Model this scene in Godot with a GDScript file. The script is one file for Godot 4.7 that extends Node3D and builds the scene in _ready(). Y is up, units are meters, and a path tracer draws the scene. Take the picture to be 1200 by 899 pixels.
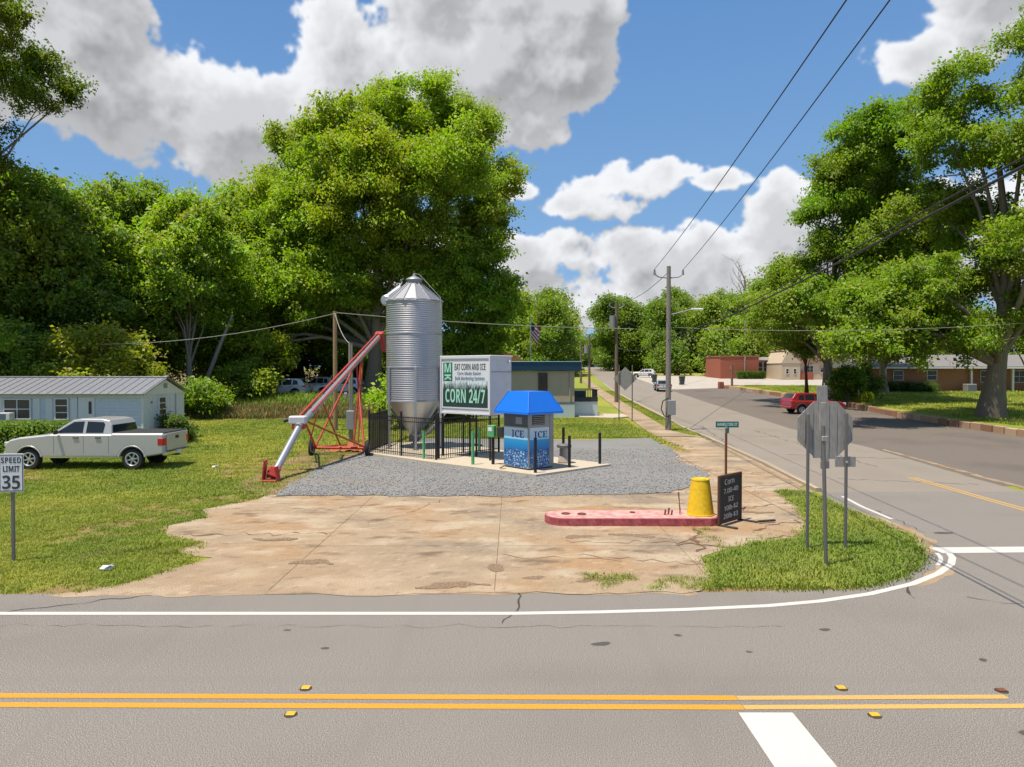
extends Node3D
# A corner lot with a corn bin, an ice kiosk and a pickup beside a country crossroads.
# Metres, y up; "d" is the distance in front of the lens (z = -d).

const BENDS := [[-60.0, 0.0], [45.0, 0.0], [67.0, 0.6], [87.0, 1.15], [110.0, 1.75], [160.0, 3.1], [210.0, 4.4], [300.0, 5.5], [700.0, 7.0]]
var rng := RandomNumberGenerator.new()
var taken := {}
var M := {}
var fn := FastNoiseLite.new()
var fn2 := FastNoiseLite.new()
var clumps: Array[Mesh] = []
var fonts := {}


# ---------------------------------------------------------------- mesh building
class B:
	var v := PackedVector3Array()
	var n := PackedVector3Array()
	var c := PackedColorArray()
	var uv := PackedVector2Array()
	var i := PackedInt32Array()
	var tint := Color.WHITE
	var tinted := false

	func vert(p: Vector3, nn: Vector3, t := Vector2.ZERO):
		v.append(p); n.append(nn); c.append(tint); uv.append(t)

	func tri(a: Vector3, b: Vector3, d: Vector3, na: Vector3, nb: Vector3, nd: Vector3):
		var g := (b - a).cross(d - a)
		var k := v.size()
		vert(a, na)
		if g.dot(na + nb + nd) >= 0.0:
			vert(d, nd); vert(b, nb)
		else:
			vert(b, nb); vert(d, nd)
		i.append(k); i.append(k + 1); i.append(k + 2)

	func face(p: Array, hint: Vector3):
		var g := Vector3.ZERO
		for k in range(1, p.size() - 1):
			g += (p[k] - p[0]).cross(p[k + 1] - p[0])
		g = g.normalized()
		if g.dot(hint) < 0.0:
			g = -g
		for k in range(1, p.size() - 1):
			tri(p[0], p[k], p[k + 1], g, g, g)

	func box(at: Vector3, s: Vector3, t := Basis(), e := 0.0):
		var h := s * 0.5
		e = min(e, min(h.x, min(h.y, h.z)) * 0.9)
		for ax in 3:
			var bx := (ax + 1) % 3
			var cx := (ax + 2) % 3
			for sg in [-1.0, 1.0]:
				var q := []
				for k in [[-1, -1], [1, -1], [1, 1], [-1, 1]]:
					var p := Vector3.ZERO
					p[ax] = sg * h[ax]; p[bx] = k[0] * (h[bx] - e); p[cx] = k[1] * (h[cx] - e)
					q.append(at + t * p)
				var hint := Vector3.ZERO
				hint[ax] = sg
				face(q, t * hint)
				if e > 0.0:
					for sb in [-1.0, 1.0]:
						var r := []
						for k in [[0, -1], [0, 1], [1, 1], [1, -1]]:
							var p := Vector3.ZERO
							p[ax] = sg * (h[ax] - (e if k[0] else 0.0)); p[bx] = sb * (h[bx] - (0.0 if k[0] else e)); p[cx] = k[1] * (h[cx] - e)
							r.append(at + t * p)
						hint = Vector3.ZERO
						hint[ax] = sg; hint[bx] = sb
						face(r, t * hint)
		if e > 0.0:
			for sx in [-1.0, 1.0]:
				for sy in [-1.0, 1.0]:
					for sz in [-1.0, 1.0]:
						var m := Vector3(sx, sy, sz)
						face([at + t * (m * (h - Vector3(0, e, e))), at + t * (m * (h - Vector3(e, 0, e))), at + t * (m * (h - Vector3(e, e, 0)))], t * m)

	func path(pts: Array, rad: Array, k := 8, caps := true):
		var rings := []
		var norms := []
		var side := Vector3.ZERO
		for a in pts.size():
			var dir: Vector3 = (pts[min(a + 1, pts.size() - 1)] - pts[max(a - 1, 0)]).normalized()
			if side == Vector3.ZERO:
				side = dir.cross(Vector3.UP if abs(dir.y) < 0.9 else Vector3.RIGHT).normalized()
			side = (side - dir * side.dot(dir)).normalized()
			var up := dir.cross(side)
			var r := []
			var m := []
			for s in k:
				var w := TAU * s / k
				var o := side * cos(w) + up * sin(w)
				r.append(pts[a] + o * rad[min(a, rad.size() - 1)]); m.append(o)
			rings.append(r); norms.append(m)
		for a in pts.size() - 1:
			for s in k:
				var t := (s + 1) % k
				tri(rings[a][s], rings[a][t], rings[a + 1][t], norms[a][s], norms[a][t], norms[a + 1][t])
				tri(rings[a][s], rings[a + 1][t], rings[a + 1][s], norms[a][s], norms[a + 1][t], norms[a + 1][s])
		if caps:
			face(rings[0], pts[0] - pts[1])
			face(rings[-1], pts[-1] - pts[-2])

	func tube(a: Vector3, b: Vector3, r: float, r2 := -1.0, k := 8):
		path([a, b], [r, r if r2 < 0.0 else r2], k)

	func lathe(prof: Array, k := 24, at := Vector3.ZERO, t := Basis()):
		for a in prof.size() - 1:
			var p: Vector2 = prof[a]
			var q: Vector2 = prof[a + 1]
			if p.is_equal_approx(q):
				continue
			var e := (q - p).normalized()
			var nn := Vector2(e.y, -e.x)
			for s in k:
				var w := TAU * s / k
				var x := TAU * (s + 1) / k
				var cw := Vector3(cos(w), 0, sin(w))
				var cx := Vector3(cos(x), 0, sin(x))
				var A := at + t * (cw * p.x + Vector3.UP * p.y)
				var Bq := at + t * (cx * p.x + Vector3.UP * p.y)
				var C := at + t * (cx * q.x + Vector3.UP * q.y)
				var D := at + t * (cw * q.x + Vector3.UP * q.y)
				var n1 := t * (cw * nn.x + Vector3.UP * nn.y)
				var n2 := t * (cx * nn.x + Vector3.UP * nn.y)
				if p.x > 0.0:
					tri(A, Bq, C, n1, n2, n2)
				if q.x > 0.0:
					tri(A, C, D, n1, n2, n1)

	# a side outline (x, y) given a thickness along z, its rim chamfered by e; half width may change with height
	func slab(o: Array, wide: Callable, e := 0.0, t := Transform3D()):
		var k := o.size()
		var area := 0.0
		for a in k:
			area += o[a].cross(o[(a + 1) % k])
		var sg := 1.0 if area > 0.0 else -1.0
		var ins := PackedVector2Array()
		for a in k:
			var d1: Vector2 = (o[a] - o[(a + k - 1) % k]).normalized()
			var d2: Vector2 = (o[(a + 1) % k] - o[a]).normalized()
			var m := (Vector2(-d1.y, d1.x) + Vector2(-d2.y, d2.x)) * sg
			m = m.normalized() if m.length() > 0.01 else Vector2.ZERO
			ins.append(o[a] + m * e)
		var idx := Geometry2D.triangulate_polygon(ins)
		for z in [-1.0, 1.0]:
			var P := func(p, q): return t * Vector3(p.x, p.y, z * (wide.call(p.y) - q))
			for a in range(0, idx.size(), 3):
				face([P.call(ins[idx[a]], 0.0), P.call(ins[idx[a + 1]], 0.0), P.call(ins[idx[a + 2]], 0.0)], t.basis * Vector3(0, 0, z))
			if e > 0.0:
				for a in k:
					var b := (a + 1) % k
					var ed: Vector2 = o[b] - o[a]
					face([P.call(ins[a], 0.0), P.call(ins[b], 0.0), P.call(o[b], e), P.call(o[a], e)], t.basis * Vector3(ed.y * sg, -ed.x * sg, z * ed.length()))
		for a in k:
			var b := (a + 1) % k
			var ed: Vector2 = o[b] - o[a]
			var wa: float = wide.call(o[a].y) - e
			var wb: float = wide.call(o[b].y) - e
			face([t * Vector3(o[a].x, o[a].y, -wa), t * Vector3(o[b].x, o[b].y, -wb), t * Vector3(o[b].x, o[b].y, wb), t * Vector3(o[a].x, o[a].y, wa)], t.basis * Vector3(ed.y * sg, -ed.x * sg, 0))

	func mesh() -> ArrayMesh:
		var a := []
		a.resize(Mesh.ARRAY_MAX)
		a[Mesh.ARRAY_VERTEX] = v
		a[Mesh.ARRAY_NORMAL] = n
		a[Mesh.ARRAY_TEX_UV] = uv
		if tinted:
			a[Mesh.ARRAY_COLOR] = c
		a[Mesh.ARRAY_INDEX] = i
		var m := ArrayMesh.new()
		m.add_surface_from_arrays(Mesh.PRIMITIVE_TRIANGLES, a)
		return m


func V(x: float, y: float, d: float) -> Vector3:
	return Vector3(x, y, -d)

func numbered(s: String) -> String:
	var k: int = taken.get(s, 0)
	taken[s] = k + 1
	return s if k == 0 else "%s_%03d" % [s, k]

func put(mesh: Mesh, called: String, m: Material, parent: Node = null, at := Vector3.ZERO, t := Basis()) -> MeshInstance3D:
	var o := MeshInstance3D.new()
	o.mesh = mesh
	o.material_override = m
	o.transform = Transform3D(t, at)
	if parent == null:
		o.name = numbered(called)
		add_child(o)
	else:
		o.name = called
		parent.add_child(o, true)
	return o

func obj(b: B, called: String, m: Material, parent: Node = null, at := Vector3.ZERO, t := Basis()) -> MeshInstance3D:
	return put(b.mesh(), called, m, parent, at, t)

func tag(o: Node, label: String, category: String, group := "", kind := ""):
	if label: o.set_meta("label", label)
	if category: o.set_meta("category", category)
	if group: o.set_meta("group", group)
	if kind: o.set_meta("kind", kind)

func thing(called: String, label: String, category: String, at := Vector3.ZERO, turn := 0.0, group := "") -> Node3D:
	var o := Node3D.new()
	o.name = numbered(called)
	add_child(o)
	o.position = at
	o.rotation.y = turn
	tag(o, label, category, group)
	return o

func ground_at(called: String, b: B, m: Material) -> MeshInstance3D:
	var o := obj(b, called, m)
	o.set_meta("kind", "structure")
	return o

func bx(at: Vector3, s: Vector3, e := 0.0, t := Basis()) -> B:
	var b := B.new()
	b.box(at, s, t, e)
	return b

func tb(a: Vector3, c: Vector3, r: float, r2 := -1.0, k := 8) -> B:
	var b := B.new()
	b.tube(a, c, r, r2, k)
	return b

func words(s: String, height: float, m: Material, parent: Node, at: Vector3, t := Basis(), wide := 0.0, font := "Droid Sans", bold := true, called := "lettering") -> MeshInstance3D:
	var key := font + str(bold)
	if not fonts.has(key):
		var f := SystemFont.new()
		f.font_names = PackedStringArray([font])
		f.font_weight = 700 if bold else 400
		fonts[key] = f
	var tm := TextMesh.new()
	tm.text = s
	tm.font = fonts[key]
	tm.font_size = 64
	tm.pixel_size = 0.01
	tm.depth = 0.01
	tm.curve_step = 1.0
	var size := tm.get_aabb().size
	var k := height / 0.47
	var kx: float = k if wide <= 0.0 else wide / max(size.x, 0.01)
	return put(tm, called, m, parent, at, t * Basis.from_scale(Vector3(kx, k, 0.4)))


# ---------------------------------------------------------------- materials
func col(r: float, g: float, b: float) -> Color:
	return Color(r, g, b).linear_to_srgb()

func grain(seed_: int, freq: float, stops: Array, size := 512, octaves := 5, kind := FastNoiseLite.TYPE_SIMPLEX) -> NoiseTexture2D:
	var f := FastNoiseLite.new()
	f.seed = seed_
	f.noise_type = kind
	f.frequency = freq
	f.fractal_octaves = octaves
	f.fractal_gain = 0.6
	var t := NoiseTexture2D.new()
	t.width = size; t.height = size
	t.seamless = true
	t.noise = f
	if stops:
		var r := Gradient.new()
		r.offsets = PackedFloat32Array(stops.map(func(s): return s[0]))
		r.colors = PackedColorArray(stops.map(func(s): return col(s[1], s[2], s[3])))
		t.color_ramp = r
	return t

func mat(key: String, c: Color, rough := 0.8, metal := 0.0) -> StandardMaterial3D:
	var m := StandardMaterial3D.new()
	m.albedo_color = c
	m.roughness = rough
	m.metallic = metal
	M[key] = m
	return m

func tmat(key: String, tex: Texture2D, metres: float, rough := 0.9, bump: Texture2D = null, relief := 0.0, tinted := true) -> StandardMaterial3D:
	var m := mat(key, Color.WHITE, rough)
	m.albedo_texture = tex
	m.uv1_triplanar = true
	m.uv1_world_triplanar = true
	m.uv1_scale = Vector3.ONE / metres
	m.vertex_color_use_as_albedo = tinted
	if bump:
		m.heightmap_enabled = true
		m.heightmap_texture = bump
		m.heightmap_scale = relief
	return m

func materials():
	var rough := grain(11, 0.08, [], 512, 4)
	var fine := grain(12, 0.25, [], 512, 3)
	tmat("asphalt", grain(1, 0.17, [[0.12, 0.06, 0.056, 0.05], [0.4, 0.17, 0.157, 0.142], [0.6, 0.235, 0.218, 0.197], [0.88, 0.52, 0.48, 0.44]], 1024, 5), 3.4, 0.9)
	tmat("old_asphalt", grain(2, 0.17, [[0.15, 0.15, 0.132, 0.112], [0.5, 0.245, 0.217, 0.184], [0.9, 0.36, 0.32, 0.27]], 512, 5), 2.9, 0.9, fine, 0.4)
	tmat("lot_asphalt", grain(3, 0.15, [[0.1, 0.08, 0.068, 0.06], [0.5, 0.15, 0.128, 0.11], [0.9, 0.25, 0.215, 0.18]], 512, 5), 3.3, 0.92, fine, 0.6)
	tmat("concrete", grain(4, 0.06, [[0.1, 0.4, 0.37, 0.33], [0.38, 0.78, 0.77, 0.75], [0.6, 0.96, 0.96, 0.96], [0.9, 1.0, 1.0, 1.0]], 1024, 6), 2.3, 0.92, rough, 0.4)
	tmat("gravel", grain(5, 0.3, [[0.12, 0.1, 0.1, 0.098], [0.4, 0.2, 0.198, 0.19], [0.6, 0.25, 0.248, 0.238], [0.88, 0.4, 0.39, 0.375]], 1024, 4), 3.1, 0.95, fine, 0.6)
	tmat("soil", grain(6, 0.1, [[0.1, 0.55, 0.52, 0.5], [0.5, 0.88, 0.87, 0.85], [0.9, 1.0, 1.0, 1.0]], 512, 5), 1.7, 0.97, rough, 1.0)
	tmat("turf", grain(7, 0.16, [[0.1, 0.35, 0.37, 0.3], [0.45, 0.78, 0.78, 0.72], [0.9, 1.0, 1.0, 0.95]], 1024, 5), 2.7, 0.95, fine, 2.0)
	tmat("pad_concrete", grain(8, 0.07, [[0.1, 0.3, 0.26, 0.2], [0.5, 0.5, 0.44, 0.34], [0.9, 0.62, 0.55, 0.44]], 512, 5), 1.9, 0.9, rough, 0.2, false)
	tmat("kerb_concrete", grain(9, 0.07, [[0.1, 0.24, 0.19, 0.13], [0.5, 0.44, 0.36, 0.26], [0.9, 0.58, 0.49, 0.37]], 512, 5), 1.3, 0.92, rough, 0.4, false)
	tmat("white_line", grain(10, 0.12, [[0.16, 0.3, 0.28, 0.26], [0.3, 0.62, 0.6, 0.57], [0.5, 0.54, 0.525, 0.5], [0.9, 0.6, 0.585, 0.56]], 512, 5), 1.7, 0.75, null, 0.0, false)
	tmat("yellow_line", grain(21, 0.12, [[0.14, 0.22, 0.15, 0.06], [0.32, 0.55, 0.26, 0.02], [0.9, 0.66, 0.32, 0.022]], 512, 5), 1.9, 0.7, null, 0.0, false)
	tmat("yellow_worn", grain(22, 0.12, [[0.2, 0.2, 0.165, 0.12], [0.42, 0.55, 0.34, 0.09], [0.9, 0.68, 0.42, 0.1]], 512, 5), 1.4, 0.8, null, 0.0, false)
	mat("crack_fill", col(0.055, 0.045, 0.035), 0.95)
	tmat("dirt_stain", grain(44, 0.05, [[0.2, 0.14, 0.09, 0.055], [0.5, 0.22, 0.15, 0.095], [0.8, 0.3, 0.215, 0.14]], 256, 5), 0.9, 0.97, null, 0.0, false)
	mat("road_stain", col(0.075, 0.068, 0.06), 0.8)
	mat("dirt_fill", col(0.16, 0.09, 0.045), 0.98)
	tmat("bark", grain(13, 0.06, [[0.15, 0.1, 0.075, 0.055], [0.5, 0.25, 0.205, 0.155], [0.85, 0.42, 0.36, 0.28]], 256, 5), 0.8, 0.95, rough, 3.0, false)
	tmat("pole_wood", grain(14, 0.06, [[0.15, 0.1, 0.07, 0.05], [0.5, 0.2, 0.15, 0.11], [0.85, 0.28, 0.22, 0.17]], 256, 5), 0.5, 0.9, rough, 1.0, false)
	M["pole_wood"].uv1_scale = Vector3(4, 0.6, 4)
	tmat("pale_wood", grain(15, 0.06, [[0.15, 0.2, 0.12, 0.06], [0.5, 0.36, 0.23, 0.12], [0.85, 0.46, 0.32, 0.19]], 256, 5), 0.5, 0.9, rough, 1.0, false)
	M["pale_wood"].uv1_scale = Vector3(4, 0.6, 4)
	tmat("grey_pole", grain(16, 0.06, [[0.15, 0.15, 0.13, 0.11], [0.5, 0.27, 0.24, 0.21], [0.85, 0.37, 0.34, 0.3]], 256, 5), 0.5, 0.9, rough, 1.0, false)
	M["grey_pole"].uv1_scale = Vector3(4, 0.6, 4)
	tmat("brick", grain(17, 0.12, [[0.1, 0.55, 0.5, 0.48], [0.5, 0.85, 0.83, 0.82], [0.9, 1.0, 1.0, 1.0]], 512, 5), 1.6, 0.92, rough, 0.6)
	var zinc := tmat("zinc", grain(18, 0.05, [[0.1, 0.36, 0.38, 0.4], [0.5, 0.48, 0.5, 0.53], [0.9, 0.58, 0.6, 0.63]], 512, 4, FastNoiseLite.TYPE_CELLULAR), 1.1, 0.42, null, 0.0, false)
	zinc.metallic = 0.75
	var tin := tmat("roof_tin", grain(19, 0.04, [[0.1, 0.17, 0.18, 0.2], [0.5, 0.27, 0.285, 0.31], [0.9, 0.34, 0.355, 0.38]], 512, 5), 2.2, 0.45, null, 0.0, false)
	tin.metallic = 0.45
	var plate := tmat("sign_back", grain(20, 0.03, [[0.1, 0.27, 0.255, 0.23], [0.5, 0.34, 0.32, 0.29], [0.9, 0.4, 0.38, 0.35]], 256, 5), 0.7, 0.6, null, 0.0, false)
	plate.metallic = 0.2
	plate.uv1_scale = Vector3(3.0, 0.4, 3.0)
	var zr := tmat("zinc_roof", M.zinc.albedo_texture, 1.1, 0.55, null, 0.0, false)
	zr.albedo_color = col(0.62, 0.62, 0.64)
	zr.metallic = 0.6
	mat("post_steel", col(0.2, 0.19, 0.185), 0.6, 0.5)
	mat("black_iron", col(0.018, 0.018, 0.02), 0.5, 0.2)
	mat("rubber", col(0.022, 0.022, 0.023), 0.85)
	mat("dark_plastic", col(0.03, 0.03, 0.032), 0.6)
	mat("rim", col(0.6, 0.6, 0.6), 0.32, 0.85)
	mat("glass_dark", col(0.02, 0.026, 0.03), 0.06)
	mat("chrome", col(0.7, 0.7, 0.7), 0.2, 0.9)
	mat("lamp_red", col(0.5, 0.015, 0.02), 0.2)
	mat("lamp_clear", col(0.6, 0.6, 0.58), 0.15)
	for p in [["paint_silver", 0.47, 0.47, 0.475], ["paint_red", 0.34, 0.012, 0.02], ["paint_white", 0.68, 0.68, 0.68], ["paint_grey", 0.4, 0.42, 0.45]]:
		var m := mat(p[0], col(p[1], p[2], p[3]), 0.38, 0.15)
		m.clearcoat_enabled = true
		m.clearcoat = 0.8
		m.clearcoat_roughness = 0.08
	var sid := tmat("siding", grain(31, 0.03, [[0.1, 0.54, 0.59, 0.65], [0.5, 0.58, 0.63, 0.69], [0.9, 0.61, 0.66, 0.72]], 256, 4), 2.6, 0.7, null, 0.0, false)
	sid.metallic_specular = 0.4
	mat("trim_white", col(0.66, 0.67, 0.68), 0.65)
	mat("screen_dark", col(0.055, 0.05, 0.042), 0.35)
	mat("blind", col(0.075, 0.06, 0.042), 0.3)
	tmat("auger_red", grain(32, 0.09, [[0.15, 0.2, 0.06, 0.04], [0.4, 0.46, 0.04, 0.03], [0.9, 0.56, 0.06, 0.045]], 256, 5), 0.9, 0.6, null, 0.0, false)
	tmat("auger_rust", grain(33, 0.09, [[0.15, 0.2, 0.06, 0.03], [0.5, 0.4, 0.1, 0.035], [0.9, 0.52, 0.22, 0.05]], 256, 5), 0.7, 0.75, null, 0.0, false)
	tmat("box_white", grain(34, 0.02, [[0.1, 0.57, 0.57, 0.585], [0.5, 0.61, 0.61, 0.625], [0.9, 0.64, 0.64, 0.655]], 256, 4), 3.0, 0.5, null, 0.0, false)
	mat("sign_white", col(0.7, 0.73, 0.74), 0.5)
	mat("sign_green", col(0.02, 0.11, 0.07), 0.5)
	mat("sign_mint", col(0.36, 0.72, 0.55), 0.5)
	mat("sign_ink", col(0.04, 0.045, 0.05), 0.5)
	mat("sign_blue_ink", col(0.11, 0.17, 0.26), 0.5)
	mat("ice_blue_roof", col(0.004, 0.16, 0.72), 0.42)
	mat("ice_ink", col(0.012, 0.02, 0.16), 0.4)
	mat("kiosk_grey", col(0.3, 0.31, 0.32), 0.45, 0.5)
	mat("kiosk_dark", col(0.1, 0.1, 0.1), 0.6)
	mat("street_green", col(0.005, 0.14, 0.115), 0.5)
	mat("street_white", col(0.55, 0.7, 0.66), 0.5)
	mat("bollard_green", col(0.1, 0.38, 0.15), 0.55)
	tmat("barrel_yellow", grain(35, 0.03, [[0.1, 0.6, 0.38, 0.01], [0.5, 0.78, 0.52, 0.012], [0.9, 0.8, 0.56, 0.02]], 256, 5), 1.3, 0.5, null, 0.0, false)
	tmat("island_red", grain(36, 0.02, [[0.1, 0.26, 0.05, 0.06], [0.5, 0.38, 0.075, 0.085], [0.9, 0.46, 0.13, 0.13]], 256, 5), 1.1, 0.75, null, 0.0, false)
	tmat("island_pink", grain(37, 0.015, [[0.1, 0.4, 0.18, 0.17], [0.5, 0.54, 0.29, 0.27], [0.9, 0.62, 0.4, 0.36]], 256, 5), 1.4, 0.85, null, 0.0, false)
	tmat("chalk_board", grain(38, 0.05, [[0.1, 0.018, 0.017, 0.016], [0.6, 0.035, 0.033, 0.031], [0.9, 0.075, 0.07, 0.066]], 256, 5), 0.7, 0.8, null, 0.0, false)
	mat("chalk", col(0.62, 0.6, 0.57), 0.95)
	mat("board_frame", col(0.09, 0.04, 0.025), 0.7)
	mat("rust_post", col(0.17, 0.055, 0.025), 0.85)
	tmat("stucco", grain(39, 0.1, [[0.1, 0.4, 0.34, 0.25], [0.5, 0.46, 0.39, 0.29], [0.9, 0.5, 0.43, 0.33]], 256, 5), 2.0, 0.95, rough, 0.3, false)
	mat("fascia_blue", col(0.012, 0.055, 0.1), 0.35, 0.3)
	mat("base_blue_white", col(0.5, 0.57, 0.57), 0.8)
	mat("meter_grey", col(0.3, 0.31, 0.32), 0.6, 0.3)
	mat("wire", col(0.02, 0.02, 0.02), 0.7)
	mat("wire_pale", col(0.32, 0.31, 0.28), 0.7)
	mat("stone_grey", col(0.42, 0.37, 0.32), 0.9)
	mat("flag_red", col(0.4, 0.03, 0.04), 0.9)
	mat("flag_white", col(0.6, 0.58, 0.56), 0.9)
	mat("flag_blue", col(0.02, 0.03, 0.12), 0.9)
	mat("amber", col(0.75, 0.42, 0.03), 0.3)
	mat("bin_green", col(0.05, 0.07, 0.07), 0.6)
	mat("tan_siding", col(0.52, 0.42, 0.3), 0.85)
	mat("shingle_brown", col(0.3, 0.2, 0.14), 0.95)
	mat("terracotta", col(0.42, 0.19, 0.1), 0.9)
	mat("roof_pale", col(0.2, 0.19, 0.185), 0.9)
	mat("leaf", Color.WHITE, 0.55)
	M["leaf"].vertex_color_use_as_albedo = true
	M["leaf"].backlight_enabled = true
	M["leaf"].backlight = Color(0.9, 1.0, 0.4)
	mat("blade", Color.WHITE, 0.7)
	M["blade"].vertex_color_use_as_albedo = true
	M["blade"].backlight_enabled = true
	M["blade"].backlight = Color(0.65, 0.7, 0.3)
	mat("stone_chip", Color.WHITE, 0.95)
	M["stone_chip"].vertex_color_use_as_albedo = true


# ---------------------------------------------------------------- ground sheets
func lie(d: float) -> float:
	for k in BENDS.size() - 1:
		if d <= BENDS[k + 1][0]:
			return lerp(float(BENDS[k][1]), float(BENDS[k + 1][1]), (d - BENDS[k][0]) / (BENDS[k + 1][0] - BENDS[k][0]))
	return 7.0

func pv(a: Array) -> PackedVector2Array:
	var p := PackedVector2Array()
	for k in range(0, a.size(), 2):
		p.append(Vector2(a[k], a[k + 1]))
	return p

# breaks every edge longer than step and shifts the new points: a crumbled outline
func ragged(p: PackedVector2Array, step: float, amount: float, seed_: int) -> PackedVector2Array:
	var out := PackedVector2Array()
	var f := FastNoiseLite.new()
	f.seed = seed_
	f.frequency = 0.9
	f.fractal_octaves = 4
	for k in p.size():
		var a := p[k]
		var b := p[(k + 1) % p.size()]
		var s: int = max(1, int(a.distance_to(b) / step))
		for j in s:
			var q := a.lerp(b, float(j) / s)
			out.append(q + Vector2(f.get_noise_2d(q.x, q.y), f.get_noise_2d(q.x + 77.0, q.y - 31.0)) * amount * 2.0)
	return out

func sheet(poly: PackedVector2Array, off: float, cell: float, tint: Callable, b: B):
	var lo := Vector2(1e9, 1e9)
	var hi := -lo
	for p in poly:
		lo = lo.min(p); hi = hi.max(p)
	var ds := [lo.y]
	var d := lo.y
	while d < hi.y - 0.001:
		var e: float = min(d + cell, hi.y)
		for k in BENDS:
			if k[0] > d + 0.001 and k[0] < e:
				e = k[0]
		d = e
		ds.append(d)
	var nx := int(ceil((hi.x - lo.x) / cell))
	b.tinted = true
	for r in ds.size() - 1:
		var d0: float = ds[r]
		var d1: float = ds[r + 1]
		for s in nx:
			var x0 := lo.x + s * cell
			var x1 := x0 + cell
			var q := PackedVector2Array([Vector2(x0, d0), Vector2(x1, d0), Vector2(x1, d1), Vector2(x0, d1)])
			var inside := 0
			for c in q:
				inside += int(Geometry2D.is_point_in_polygon(c, poly))
			var parts: Array = [q] if inside == 4 else Geometry2D.intersect_polygons(q, poly)
			for g in parts:
				var idx := PackedInt32Array([0, 1, 2, 0, 2, 3]) if g.size() == 4 and inside == 4 else Geometry2D.triangulate_polygon(g)
				var base := b.v.size()
				for p in g:
					b.tint = tint.call(p.x, p.y)
					b.vert(V(p.x, lie(p.y) + off, p.y), Vector3.UP)
				for k in range(0, idx.size(), 3):
					var A: Vector2 = g[idx[k]]
					var Bq: Vector2 = g[idx[k + 1]]
					var C: Vector2 = g[idx[k + 2]]
					if (Bq - A).cross(C - A) > 0.0:   # counter-clockwise in (x, d) is counter-clockwise from above
						b.i.append_array(PackedInt32Array([base + idx[k], base + idx[k + 2], base + idx[k + 1]]))
					else:
						b.i.append_array(PackedInt32Array([base + idx[k], base + idx[k + 1], base + idx[k + 2]]))

func plain_tint(_x: float, _d: float) -> Color:
	return Color.WHITE

# a painted or filled strip along points (x, d), its width w wandering by wob
func strip(pts: Array, w: float, off: float, wob := 0.0) -> B:
	var b := B.new()
	var p := []
	for k in pts.size() - 1:
		var a: Vector2 = pts[k]
		var c: Vector2 = pts[k + 1]
		var cut := [0.0, 1.0]
		if wob > 0.0:
			var s: int = max(1, int(a.distance_to(c) / 0.15))
			cut = range(s + 1).map(func(j): return float(j) / s)
		else:
			for e in BENDS:
				var t: float = (e[0] - a.y) / (c.y - a.y) if abs(c.y - a.y) > 0.01 else -1.0
				if t > 0.001 and t < 0.999:
					cut.append(t)
			cut.sort()
		for t in cut.slice(0 if k == 0 else 1):
			p.append(a.lerp(c, t))
	var L := []
	var R := []
	for k in p.size():
		var dir: Vector2 = (p[min(k + 1, p.size() - 1)] - p[max(k - 1, 0)]).normalized()
		var sd := Vector2(dir.y, -dir.x)
		var q: Vector2 = p[k] + sd * fn2.get_noise_2d(p[k].x * 90.0, p[k].y * 90.0) * wob * 3.0
		var hw := w * 0.5 * (1.0 if wob == 0.0 else clampf(0.8 + fn.get_noise_2d(p[k].x * 60.0, p[k].y * 60.0) * 2.0, 0.15, 2.0))
		L.append(q - sd * hw); R.append(q + sd * hw)
	for k in p.size() - 1:
		b.face([V(L[k].x, lie(L[k].y) + off, L[k].y), V(R[k].x, lie(R[k].y) + off, R[k].y), V(R[k + 1].x, lie(R[k + 1].y) + off, R[k + 1].y), V(L[k + 1].x, lie(L[k + 1].y) + off, L[k + 1].y)], Vector3.UP)
	return b


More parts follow.
